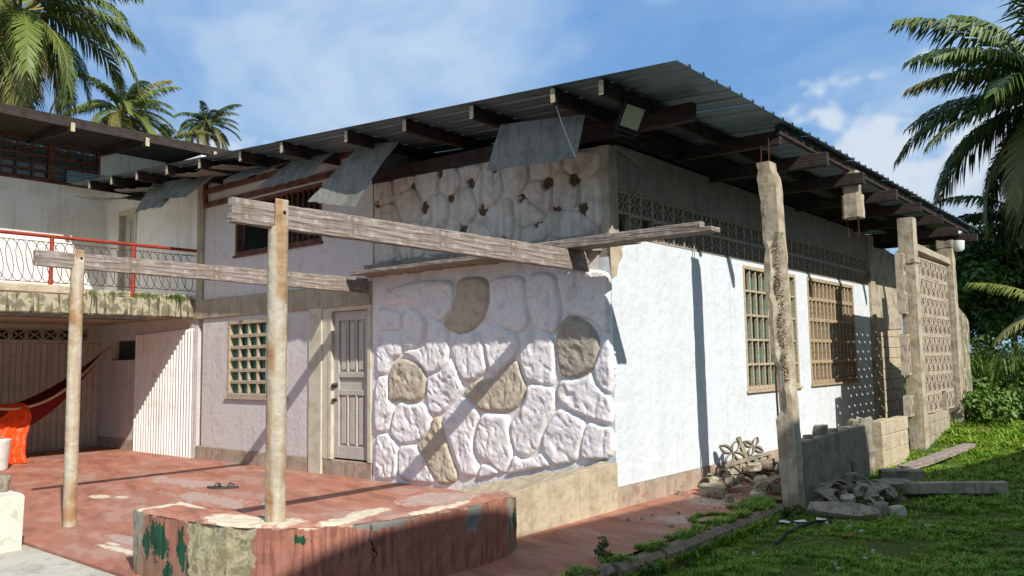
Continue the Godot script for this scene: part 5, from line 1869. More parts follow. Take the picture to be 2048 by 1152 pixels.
func build_veranda() -> void:
	# the near column, split open along one edge
	var near := func(y: float, cx: float, cz: float) -> Vector3:
		var n: float = wear_noise.get_noise_3d(y * 14.0, cx * 3.0, cz * 3.0)
		var d := Vector3((y - 1.0) * -0.030, 0, 0)
		if cx > 0.3 and cz > 0.3:
			var t := smoothstep(1.05, 1.25, y) * smoothstep(2.75, 2.6, y)
			d += Vector3(-0.055 - 0.05 * n, 0, -0.045 - 0.03 * n) * t * (1.0 if cx == 1 or cz == 1 else 0.7)
		if cx > 0.3:
			d.x -= 0.05 * smoothstep(3.3, 3.42, y)
		if cx < -0.3 and cz > 0.3:
			d += Vector3(0.06, 0, -0.03) * smoothstep(0.8, 0.95, y) * smoothstep(1.42, 1.36, y)
			d.x += 0.012 * n * 3.0 * smoothstep(1.5, 2.0, y)
		return d
	var c1 := column("tall broken concrete column standing in front of the white wall", 1.17, -1.42, -0.1, 3.50, 0.19, 1, near)
	var g := Geo.new()
	for k in 900:
		var y := 1.15 + 1.5 * k / 900.0
		var off := (y - 1.0) * -0.030
		var sz := rng.randf_range(0.006, 0.015)
		var p := Vector3(1.17 + 0.050 + off + rng.randf_range(-0.05, 0.014), y, -1.42 + 0.050 + rng.randf_range(-0.05, 0.014))
		g.box(p, Vector3(sz, sz, sz), sz * 0.25, Basis.from_euler(Vector3(rng.randf() * 3, rng.randf() * 3, rng.randf() * 3)))
	part(c1, "exposed_gravel", g, M.gravel_core)
	for q in [[-0.05, 0.06], [0.03, 0.05]]:
		g = Geo.new()
		var b := Vector3(1.08 + q[0], 3.4, -1.42 + q[1])
		g.tube([b, b + Vector3(0.01, 0.25, 0.0), b + Vector3(0.012, 0.4, 0.01)], 0.008, 6)
		part(c1, "rebar", g, M.rebar)
	g = Geo.new()
	g.tube([Vector3(1.10, 0.75, -1.36), Vector3(1.098, 1.0, -1.352), Vector3(1.094, 1.25, -1.352), Vector3(1.10, 1.45, -1.37)], 0.011, 6)
	part(c1, "rebar", g, M.rebar)
	# the stub left hanging from the eave
	var st := thing("hanging_stub", "short broken column stub hanging from the eave beams", "column", Vector3(1.2, 3.18, -3.85), "broken concrete columns beside the lawn")
	g = Geo.new()
	g.bar(Vector3(1.2, 3.2, -3.85), Vector3(1.2, 3.50, -3.85), 0.23, 0.23, 6, 0.01, wear_noise, Vector3(0, 0, 1), 0.035)
	part(st, "lower_block", g, M.column)
	g = Geo.new()
	g.bar(Vector3(1.2, 3.47, -3.85), Vector3(1.2, 3.80, -3.85), 0.18, 0.18, 6, 0.008, wear_noise, Vector3(0, 0, 1), 0.02)
	part(st, "upper_block", g, M.concrete)
	for dx in [-0.06, 0.07]:
		g = Geo.new()
		g.tube([Vector3(1.2 + dx, 3.25, -3.80), Vector3(1.2 + dx, 2.95, -3.80)], 0.008, 6)
		part(st, "rebar", g, M.rebar)
	var plain := func(y: float, cx: float, cz: float) -> Vector3:
		return Vector3(0, 0, 0)
	var c3 := column("slender concrete column at the near end of the openwork screen", 1.2, -6.42, 0.02, 3.52, 0.23, 3, plain)
	g = Geo.new()
	g.bar(Vector3(1.2, 2.83, -6.42), Vector3(1.2, 2.89, -6.42), 0.26, 0.26, 2, 0.012, wear_noise, Vector3(0, 0, 1), 0.015)
	part(c3, "collar", g, M.concrete)
	var c4 := column("far concrete column at the end of the openwork screen", 1.2, -8.95, 0.2, 3.42, 0.25, 5, plain)
	g = Geo.new()
	g.bar(Vector3(1.2, 3.30, -8.95), Vector3(1.2, 3.44, -8.95), 0.27, 0.27, 3, 0.02, wear_noise, Vector3(0, 0, 1), 0.02)
	part(c4, "crumbled_head", g, M.rubble)
	g = Geo.new()
	g.tube([Vector3(1.40, 3.24, -9.0), Vector3(1.40, 3.28, -9.0), Vector3(1.40, 3.42, -9.0), Vector3(1.40, 3.43, -9.0)], [0.05, 0.085, 0.095, 0.06], 12)
	solo("eave_pot", "small white plastic pot hung at the top of the far column", "pot", g, M.bucket, Vector3(1.4, 3.24, -9.0))
	# low walls between the columns
	var lw := [
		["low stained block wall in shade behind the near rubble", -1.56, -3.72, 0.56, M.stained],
		["low cracked beige wall left of the openwork screen", -4.28, -5.55, 0.60, M.bare],
		["low grey block wall under the openwork screen", -6.56, -8.1, 0.55, M.concrete],
	]
	for w in lw:
		var o := thing("low_wall", w[0], "wall", Vector3(1.2, 0, (w[1] + w[2]) / 2), "low block walls between the columns")
		var rows := 4
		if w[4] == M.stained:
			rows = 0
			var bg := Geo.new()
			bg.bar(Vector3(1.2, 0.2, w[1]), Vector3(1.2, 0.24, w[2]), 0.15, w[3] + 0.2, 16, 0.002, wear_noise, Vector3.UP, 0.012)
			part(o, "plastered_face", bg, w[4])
		for r in rows:
			var z: float = w[1]
			var first := true
			while z > w[2] + 0.02:
				var l: float = 0.2 if first and r % 2 == 1 else 0.4
				first = false
				if z - l < w[2] + 0.1:
					l = z - w[2] + rng.randf_range(-0.03, 0.03)
				var hgt := 0.2
				var y0 := -0.18 + r * 0.2
				if r == rows - 1:
					hgt = w[3] - y0 + 0.03 * rough_noise.get_noise_1d(z * 40.0)
				var bg := Geo.new()
				bg.bar(Vector3(1.2 + rng.randf_range(-0.004, 0.004), y0 + hgt / 2, z - 0.0015), Vector3(1.2, y0 + hgt / 2, z - l + 0.0015), 0.15, hgt - 0.003, 5, 0.006, wear_noise, Vector3.UP, 0.008)
				part(o, "hollow_block", bg, w[4])
				z -= l
	# broken stump between the first two low walls
	g = Geo.new()
	g.bar(Vector3(1.17, -0.15, -3.97), Vector3(1.15, 0.66, -4.0), 0.16, 0.24, 12, 0.05, wear_noise, Vector3(0, 0, 1), 0.03)
	solo("wall_stump", "dark jagged stump of a broken wall end between two low walls", "rubble", g, M.stained, Vector3(1.17, -0.1, -3.98))
	# openwork screen of breeze blocks
	var scr := thing("openwork_screen", "tall screen of openwork concrete blocks between two columns", "screen", Vector3(1.2, 0.55, -7.4))
	var sm := breeze_mesh(0.298, 0.10, 0.026)
	for row in 8:
		for k in 7:
			if row == 0 and k == 4 or row == 1 and k == 0:
				continue
			piece(scr, "breeze_block", sm, M.screen_block, Transform3D(Basis(Vector3.UP, PI / 2), Vector3(1.2 + rng.randf_range(-0.006, 0.006), 0.71 + row * 0.30, -6.70 - k * 0.301)))
		if row != 1 and row != 4:
			piece(scr, "breeze_block", sm, M.screen_block, Transform3D(Basis(Vector3.UP, PI / 2 + 0.1), Vector3(1.15, 0.71 + row * 0.30, -6.14)))
	g = Geo.new()
	g.bar(Vector3(1.2, 3.10, -6.56), Vector3(1.2, 3.06, -8.85), 0.16, 0.11, 14, 0.008, wear_noise)
	part(scr, "lintel", g, M.column)
	# last slab of wall beyond the far column
	g = Geo.new()
	g.prism(PackedVector2Array([Vector2(-9.12, 0.1), Vector2(-10.0, 0.1), Vector2(-10.05, 0.9), Vector2(-10.0, 1.4), Vector2(-10.12, 1.75), Vector2(-10.1, 2.05), Vector2(-9.9, 2.15), Vector2(-9.12, 2.33)]), 0.14, Transform3D(Basis(Vector3(0, 0, 1), Vector3(0, 1, 0), Vector3(1, 0, 0)), Vector3(1.13, 0, 0)))
	solo("wall_slab", "ragged slab of pale wall standing behind the far column", "wall", g, M.mossy, Vector3(1.2, 0.1, -9.6))

# ---------------------------------------------------------------- rubble
func rest(called: String, label: String, g: Geo, m: Material, at: Vector3, turn: Vector3, group: String) -> void:
	var o := MeshInstance3D.new()
	o.name = numbered(called)
	o.mesh = g.mesh()
	o.material_override = m
	add_child(o)
	o.transform = Transform3D(Basis.from_euler(turn), at)
	describe(o, label, "rubble", group)

func build_rubble() -> void:
	var r := RandomNumberGenerator.new()
	r.seed = 21
	# a pair of openwork blocks still joined, leaning in the heap by the white wall
	var g := Geo.new()
	var t := 0.042
	var w := 0.25
	g.span(Vector3(-w - t / 2, -t / 2, -0.05), Vector3(w + t / 2, t / 2, 0.05))
	g.span(Vector3(-t / 2, t / 2, -0.05), Vector3(t / 2, w * 1.1, 0.05))
	g.span(Vector3(-t / 2, -w, -0.05), Vector3(t / 2, -t / 2, 0.05))
	g.span(Vector3(t / 2, -w - t, -0.05), Vector3(w + t, -w, 0.05))
	leaf_rings(g, Vector2(-w / 2, w / 2), w * 0.48, 0.085, 0.022)
	leaf_rings(g, Vector2(w / 2, -w / 2), w * 0.52, 0.085, 0.022)
	leaf_rings(g, Vector2(-w / 2, -w / 2), w * 0.5, 0.085, 0.022)
	leaf_rings(g, Vector2(w / 2, w / 2), w * 0.36, 0.085, 0.022)
	rest("openwork_block", "pair of openwork blocks still joined, leaning in the heap by the white wall", g, M.rubble, Vector3(0.36, 0.27, -2.22), Vector3(-0.30, 0.62, 0.28), "")
	var ga := "rubble heaped beside the white wall"
	var gb := "rubble heaped beside the stained low wall"
	# heap by the white wall
	for k in 48:
		var f := r.randf()
		var p := Vector3(r.randf_range(0.14, 1.05), 0, 0)
		p.z = -1.35 - f * 1.35 + (p.x - 0.6) * -0.15
		var hh := maxf(0.0, 0.22 * (1.0 - Vector2((p.x - 0.55) / 0.55, (p.z + 2.15) / 0.75).length()))
		var sc := r.randf_range(0.06, 0.17)
		if k % 4 == 0:
			rest("openwork_fragment", "curved fragment of openwork block in the heap by the white wall", arc_piece(sc * 0.9, 0.2, 2.6 + r.randf() * 1.2, 0.026, 0.08), M.rubble, p + Vector3(0, 0.06 + hh, 0), Vector3(r.randf_range(-0.6, 0.6), r.randf() * 6, r.randf_range(-0.6, 0.6)), ga)
		else:
			var sy := sc * r.randf_range(0.4, 0.8)
			rest("concrete_chunk", "broken concrete chunk in the heap by the white wall", lump(sc, sy, sc * r.randf_range(0.6, 1.2), 300 + k), [M.rubble, M.rubble_pale, M.rubble_brown][k % 3], p + Vector3(0, sy * 0.45 + hh, 0), Vector3(r.randf_range(-0.25, 0.25), r.randf() * 6, r.randf_range(-0.25, 0.25)), ga)
	rest("block_half", "long pale half block at the front of the heap by the white wall", lump(0.42, 0.12, 0.17, 410), M.rubble, Vector3(0.42, 0.06, -1.20), Vector3(0, -0.35, 0), "")
	rest("concrete_chunk", "small cone of broken concrete lying alone on the red path", lump(0.09, 0.09, 0.08, 411), M.rubble, Vector3(0.72, 0.035, -0.96), Vector3(0, 0.4, 0), "")
	rest("concrete_chunk", "flat pale chip of concrete lying on the red path", lump(0.13, 0.03, 0.09, 412), M.rubble, Vector3(0.92, 0.012, -0.75), Vector3(0, 0.4, 0), "")
	rest("concrete_chunk", "dark chip lying at the foot of the white wall", lump(0.07, 0.05, 0.06, 413), M.stained, Vector3(0.08, 0.02, -1.12), Vector3(0, 0.9, 0), "")
	# heap right of the tall column
	rest("concrete_slab", "long smooth concrete slab lying flat at the front of the lawn heap", lump(0.68, 0.09, 0.2, 420), M.rubble, Vector3(1.75, -0.03, -1.30), Vector3(0.5, 0.12, -0.03), "")
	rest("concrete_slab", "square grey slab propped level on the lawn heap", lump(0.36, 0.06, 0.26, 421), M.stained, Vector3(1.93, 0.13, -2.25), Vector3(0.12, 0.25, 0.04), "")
	for k in 52:
		var f := r.randf()
		var p := Vector3(r.randf_range(1.36, 2.0), -0.08, -1.45 - f * 1.0)
		p.x -= (f - 0.5) * 0.1
		var hh := maxf(0.0, 0.17 * (1.0 - Vector2((p.x - 1.65) / 0.45, (p.z + 1.9) / 0.6).length()))
		var sc := r.randf_range(0.06, 0.16)
		if k % 2 == 0:
			rest("openwork_fragment", "curved fragment of openwork block in the heap on the lawn", arc_piece(sc, 0.2, 2.4 + r.randf() * 1.4, 0.026, 0.075), M.rubble, p + Vector3(0, 0.06 + hh, 0), Vector3(r.randf_range(-0.7, 0.7), r.randf() * 6, r.randf_range(-0.7, 0.7)), gb)
		else:
			var sy := sc * r.randf_range(0.4, 0.8)
			rest("concrete_chunk", "broken concrete chunk in the heap on the lawn", lump(sc, sy, sc * r.randf_range(0.6, 1.2), 500 + k), [M.rubble, M.stained, M.rubble_pale, M.rubble_brown][k / 2 % 4], p + Vector3(0, sy * 0.45 + hh, 0), Vector3(r.randf_range(-0.3, 0.3), r.randf() * 6, r.randf_range(-0.3, 0.3)), gb)
	rest("concrete_chunk", "upright dark shard standing in the lawn heap against the low wall", lump(0.1, 0.34, 0.07, 430), M.stained, Vector3(1.42, 0.12, -2.75), Vector3(0.1, 0.4, 0.2), "")
	rest("concrete_chunk", "white rounded stone lying on the grass right of the lawn heap", lump(0.16, 0.1, 0.1, 431), M.grey_ground, Vector3(2.12, -0.04, -1.62), Vector3(0.1, 0.2, 0.2), "")
	rest("concrete_chunk", "crumpled grey stone lying on the grass beside the long slab", lump(0.2, 0.12, 0.14, 432), M.rubble, Vector3(1.98, -0.03, -1.55), Vector3(0.1, 0.9, 0.2), "")
	# bits on top of the stained low wall
	for k in 5:
		var z := -1.9 - k * 0.38
		var sz: float = [0.1, 0.22, 0.12, 0.1, 0.2][k]
		rest("concrete_chunk", "broken chunk sitting on top of the stained low wall", lump(sz, sz * 0.7, 0.12, 440 + k), M.stained, Vector3(1.2, 0.56 + sz * 0.3, z), Vector3(0, k * 1.3, 0), "chunks on top of the stained low wall")
	# fallen beams on the grass
	g = Geo.new()
	g.bar(Vector3(1.93, 0.035, -2.62), Vector3(2.78, 0.035, -3.28), 0.09, 0.12, 14, 0.014, wear_noise)
	solo("fallen_post", "long grey concrete post lying on the shaded grass", "post", g, M.concrete, Vector3(2.35, -0.03, -2.95))
	g = Geo.new()
	g.bar(Vector3(1.60, 0.07, -3.95), Vector3(1.84, 0.13, -6.55), 0.16, 0.07, 24, 0.018, wear_noise)
	solo("fallen_plank", "weathered brown plank lying on the grass beside the low walls", "plank", g, M.grey_timber, Vector3(1.72, 0.05, -5.2))
	g = Geo.new()
	g.bar(Vector3(1.44, 0.02, -3.55), Vector3(1.86, 0.03, -3.75), 0.18, 0.14, 10, 0.02, wear_noise)
	solo("fallen_block", "thick grey timber stub lying between the heap and the plank", "timber", g, M.stained, Vector3(1.65, -0.04, -3.65))
	# crumbs and dust-sized bits round the heaps
	var cm := lump(1, 0.7, 0.9, 777).mesh()
	var mm := MultiMesh.new()
	mm.transform_format = MultiMesh.TRANSFORM_3D
	mm.mesh = cm
	mm.instance_count = 1500
	for k in 1500:
		var p := Vector3(0.6 + r.randfn() * 0.28, 0.004, -1.9 + r.randfn() * 0.5)
		if k > 700:
			p = Vector3(1.68 + r.randfn() * 0.3, 0, -1.8 + r.randfn() * 0.45)
			p.y = ground_y(p.x, p.z) + 0.012
		elif p.x < 0.03 or p.x > 1.05:
			p.x = 0.6
		mm.set_instance_transform(k, Transform3D(Basis(Vector3.UP, r.randf() * 6).scaled(Vector3.ONE * (0.006 + 0.022 * pow(r.randf(), 3.0))), p))
	var mi := MultiMeshInstance3D.new()
	mi.name = "rubble_crumbs"
	mi.multimesh = mm
	mi.material_override = M.rubble_pale
	mi.set_meta("kind", "stuff")
	describe(mi, "crumbs of broken concrete scattered round both heaps", "rubble")
	add_child(mi)
	# chips scattered over the path and the grass
	for k in 26:
		var p := Vector3(r.randf_range(0.35, 1.0), 0.006, r.randf_range(-1.2, 0.6))
		if k > 12:
			p = Vector3(r.randf_range(1.25, 2.5), 0, r.randf_range(-1.3, 0.6))
			p.y = ground_y(p.x, p.z) + 0.02
		var s := r.randf_range(0.012, 0.035)
		var m: Material = M.rubble
		var lab := "tiny chip of concrete scattered on the red path"
		if k > 12:
			m = M.grey_ground
			lab = "tiny pale chip scattered on the shaded grass"
		rest("stone_chip", lab, lump(s * 1.4, s, s, 600 + k), m, p, Vector3(0, r.randf() * 6, 0), "chips scattered round the heaps")

# ---------------------------------------------------------------- small things
func build_small_things() -> void:
	# hammock
	var h := thing("hammock", "dark red hammock slung across the carport", "hammock", Vector3(-10.4, 0.7, 1.2))
	var g := Geo.new()
	var rows := []
	var hem := []
	for i in 25:
		var f := i / 24.0
		var c := Vector3(-10.9, 1.80, 0.05).lerp(Vector3(-9.55, 1.75, 3.9), f)
		c.y -= 1.35 * sin(PI * f) * (0.93 + 0.07 * sin(PI * f))
		var wide := 0.02 + 0.30 * pow(sin(PI * clampf(f * 1.02, 0, 1)), 1.3)
		var row := PackedVector3Array()
		for j in 9:
			var a := PI * (j / 8.0)
			row.append(c + Vector3(-cos(a) * wide * 0.9, (1.0 - sin(a)) * wide * 1.25, cos(a) * wide * 0.3))
		rows.append(row)
		hem.append(row[8])
	g.loft(rows, true, false, false)
	part(h, "cloth", g, M.hammock)
	g = Geo.new()
	g.tube(hem, 0.022, 6)
	part(h, "hem", g, M.hammock_hem)
	g = Geo.new()
	g.tube([Vector3(-10.9, 1.80, 0.05), Vector3(-10.93, 1.86, -0.1)], 0.012, 6)
	part(h, "rope", g, M.hammock_hem)
	# orange sheet thrown over it
	g = Geo.new()
	rows = []
	for i in 19:
		var f := i / 18.0
		var row := PackedVector3Array()
		for j in 41:
			var k := j / 40.0
			var z := lerpf(1.78, 3.3, k) - 0.10 * sin(f * 5.0) * (1.0 - k)
			var p := Vector3(-10.0, 0.86, z)
			if f < 0.25:
				p.x = lerpf(-10.35, -9.95, f / 0.25)
				p.y = 0.84 + 0.06 * sin(f / 0.25 * PI)
			else:
				var d := (f - 0.25) / 0.75
				p.x = -9.93 + 0.34 * d + (0.09 * sin(k * 31.0 + 2.0 * sin(k * 9.0)) + 0.04 * sin(k * 67.0)) * d
				p.y = 0.84 * (1.0 - d)
				p.z -= 0.06 * d * d * (1.0 - k)
			p += Vector3(0.07, 0.03, 0.06) * rough_noise.get_noise_3dv(p * 22.0)
			p.y = maxf(p.y, 0.012)
			row.append(p)
		rows.append(row)
	g.loft(rows, true, false, false)
	solo("tarpaulin", "bright orange tarpaulin draped over the hammock down to the floor", "tarpaulin", g, M.tarp, Vector3(-9.9, 0, 2.5))
	# bucket at the left edge
	var b := thing("bucket", "white plastic bucket standing on the floor in front of the tarpaulin", "bucket", Vector3(-9.0, 0, 2.48))
	g = Geo.new()
	g.tube([Vector3(-9.0, 0.0, 2.48), Vector3(-9.0, 0.02, 2.48), Vector3(-9.0, 0.42, 2.48), Vector3(-9.0, 0.44, 2.48), Vector3(-9.0, 0.445, 2.48), Vector3(-9.0, 0.1, 2.48)], [0.17, 0.185, 0.215, 0.225, 0.205, 0.18], 24, false)
	part(b, "tub", g, M.bucket)
	g = Geo.new()
	g.tube([Vector3(-9.0, 0.09, 2.48), Vector3(-9.0, 0.1, 2.48)], 0.18, 20)
	part(b, "bottom", g, M.bucket)
	# slippers
	for q in [[-4.62, 1.55, 0.3], [-4.50, 1.47, 1.0]]:
		var s := thing("slipper", "dark rubber slipper lying on the red floor behind the post", "slipper", Vector3(q[0], 0, q[1]), "pair of dark slippers")
		g = Geo.new()
		var poly := PackedVector2Array()
		for k in 16:
			var a := TAU * k / 16
			poly.append(Vector2(cos(a) * 0.13, sin(a) * (0.045 + 0.01 * cos(a))))
		var bs := Basis(Vector3.UP, q[2])
		g.prism(poly, 0.022, Transform3D(Basis(bs * Vector3(1, 0, 0), bs * Vector3(0, 0, -1), Vector3(0, 1, 0)), Vector3(q[0], 0.002, q[1])))
		part(s, "sole", g, M.slipper)
		g = Geo.new()
		var c := Vector3(q[0], 0.02, q[1])
		g.tube([c + bs * Vector3(0.0, 0, 0.045), c + bs * Vector3(0.03, 0.045, 0.025), c + bs * Vector3(0.08, 0.02, 0.0)], 0.009, 6)
		g.tube([c + bs * Vector3(0.0, 0, -0.045), c + bs * Vector3(0.03, 0.045, -0.025), c + bs * Vector3(0.08, 0.02, 0.0)], 0.009, 6)
		part(s, "strap", g, M.slipper)
	# flood lamp under the eave
	var fo := thing("flood_lamp", "square flood lamp hanging askew under the roof corner", "lamp", Vector3(0.58, 3.5, 0.5))
	var fb := Basis.from_euler(Vector3(0.35, 0.75, -0.32))
	var fc := Vector3(0.585, 3.66, 0.5)
	g = Geo.new()
	g.box(fc, Vector3(0.23, 0.27, 0.05), 0.012, fb)
	part(fo, "housing", g, M.black_metal)
	g = Geo.new()
	g.box(fc + fb * Vector3(0, 0.01, 0.027), Vector3(0.175, 0.20, 0.006), 0.002, fb)
	part(fo, "glass", g, M.lamp_glass)
	g = Geo.new()
	g.tube([fc + fb * Vector3(-0.13, 0, 0), fc + fb * Vector3(-0.13, 0.17, -0.04), fc + fb * Vector3(0.0, 0.2, -0.05), fc + fb * Vector3(0.13, 0.17, -0.04), fc + fb * Vector3(0.13, 0, 0)], 0.008, 6)
	part(fo, "bracket", g, M.black_metal)
	g = Geo.new()
	g.box(fc + fb * Vector3(0.0, -0.15, -0.03), Vector3(0.2, 0.05, 0.04), 0.008, fb)
	part(fo, "driver_box", g, M.black_metal)
	# loose wire
	g = Geo.new()
	g.tube([Vector3(-0.05, 3.95, 0.86), Vector3(-0.03, 3.7, 0.75), Vector3(0.0, 3.5, 0.66), Vector3(0.05, 3.36, 0.64)], 0.005, 5)
	solo("wire", "thin pale wire dangling in front of the creased ceiling sheet", "wire", g, M.paper, Vector3(0.0, 3.4, 0.7))
	g = Geo.new()
	g.tube([Vector3(0.03, 3.62, -0.06), Vector3(0.04, 3.52, -0.5), Vector3(0.035, 3.42, -0.62), Vector3(0.03, 3.2, -0.5), Vector3(0.03, 3.1, -0.36)], 0.006, 5)
	solo("wire", "thin wire drooping over the bare corner post", "wire", g, M.column, Vector3(0.03, 3.4, -0.4))
	# hose on the grass
	g = Geo.new()
	var hp := []
	for q in [[1.72, -0.95], [1.62, -0.85], [1.56, -0.6], [1.545, -0.3], [1.60, 0.0], [1.63, 0.12]]:
		hp.append(Vector3(q[0], ground_y(q[0], q[1]) + 0.035, q[1]))
	g.tube(hp, 0.014, 8)
	solo("hose", "short black hose curving through the grass beside the kerb", "hose", g, M.hose, hp[0])
	# litter
	var lit := [["pale crumpled scrap lying on the grass near the black hose", M.paper, 1.45, -0.9, 0.11], ["white flat scrap lying on the grass by the kerb end", M.paper, 1.36, -0.75, 0.1], ["brown dead leaf lying on the grass right of the hose", M.dead_leaf, 2.0, -0.55, 0.1], ["small white scrap lying alone in the grass", M.paper, 2.35, 0.15, 0.05], ["grey flat scrap lying on the grass far right", M.rubble, 2.5, -1.2, 0.12], ["pale crumpled scrap lying at the foot of the tall column", M.paper, 1.62, -0.98, 0.12]]
	for l in lit:
		var lg := Geo.new()
		var s: float = l[4]
		var rr := []
		for i in 4:
			var row := PackedVector3Array()
			for j in 5:
				row.append(Vector3((j / 4.0 - 0.5) * s, 0.012 + 0.02 * absf(rough_noise.get_noise_2d(i * 9.0 + s * 99, j * 7.0)), (i / 3.0 - 0.5) * s * -0.7))
			rr.append(row)
		lg.loft(rr, true, false, false)
		var mi := MeshInstance3D.new()
		mi.name = numbered("litter")
		mi.mesh = lg.mesh()
		mi.material_override = l[1]
		add_child(mi)
		mi.transform = Transform3D(Basis(Vector3.UP, l[2] * 7.0), Vector3(l[2], ground_y(l[2], l[3]) + 0.015, l[3]))
		describe(mi, l[0], "litter", "litter on the grass")
	# weeds
	var r := RandomNumberGenerator.new()
	r.seed = 90
	var spots := [["low weed growing out of the kerb at the bottom of the picture", 1.0, 1.75, 0.12], ["leafy weed beside the kerb at the bottom edge", 1.22, 1.6, 0.16], ["bushy weed growing along the kerb nearest the camera", 1.18, 1.95, 0.15], ["thin reddish weed growing up through the red path", 0.86, 1.55, 0.11], ["small weed at the foot of the tall column", 1.32, -1.22, 0.14], ["leafy weed beside the broken kerb end", 1.28, -0.95, 0.13]]
	for q in spots:
		var base := Vector3(q[1], 0.0 if q[1] < 1.1 else ground_y(q[1], q[2]), q[2])
		var o := thing("weed", q[0], "weed", base, "weeds along the kerb")
		var sg := Geo.new()
		var fg := Geo.new()
		for k in 7:
			var tip := base + Vector3(r.randf_range(-1, 1) * q[3] * 0.6, q[3] * r.randf_range(0.5, 1.0), r.randf_range(-1, 1) * q[3] * 0.6)
			sg.tube([base, tip], [0.003, 0.0015], 4)
			leaf_cloud(fg, base.lerp(tip, 0.7), Vector3.ONE * q[3] * 0.3, 14 if q[0].begins_with("bushy") or q[0].begins_with("leafy") else 7, 0.022, Color(0.05, 0.095, 0.02), r, 2.2)
		part(o, "stem", sg, M.bark)
		part(o, "foliage", fg, M.leaf)
	# tufts in the crack of the balcony edge
	for q in [[1.72, 0.5], [1.35, 0.4], [0.92, 0.7], [0.72, 0.6], [0.42, 1.0], [0.28, 1.0], [0.18, 0.6]]:
		var base := Vector3(-7.93, 2.53, q[0])
		var fg := Geo.new()
		fg.colored = true
		for k in int(60 * q[1]):
			var b0 := base + Vector3(r.randf_range(-0.02, 0.02), 0, r.randf_range(-0.13, 0.13))
			var e := b0 + Vector3(r.randf_range(0.0, 0.09), r.randf_range(-0.07, 0.09), r.randf_range(-0.05, 0.05))
			var sh := r.randf_range(0.7, 1.3)
			fg.c = Color(0.10 * sh, 0.17 * sh, 0.02)
			fg.tri(b0 - Vector3(0, 0, 0.007), b0 + Vector3(0, 0, 0.007), e)
		solo("edge_tuft", "small bright green tuft growing on the balcony edge", "grass tuft", fg, M.grass, base, "tufts on the balcony edge")

# ---------------------------------------------------------------- trees
func crown_fronds(n: int, length: float, sd: int, tint: Color, wind: Vector3, low := -0.6, high := 1.2, droop := 1.1) -> Array:
	var r := RandomNumberGenerator.new()
	r.seed = sd
	var out := []
	for k in n:
		var f := (k + 0.5) / n
		var az := k * 2.39996 + r.randf_range(-0.2, 0.2)
		var el := lerpf(high, low, f) + r.randf_range(-0.12, 0.12)
		var sh := r.randf_range(0.75, 1.25)
		var c := Color(tint.r * sh, tint.g * sh, tint.b * sh)
		if f > 0.72 or r.randf() < 0.08:
			c = c.lerp(Color(0.2, 0.155, 0.05), r.randf_range(0.3, 0.8))
		out.append([az, el, length * r.randf_range(0.82, 1.08), droop * r.randf_range(0.8, 1.2), wind, c])
	return out

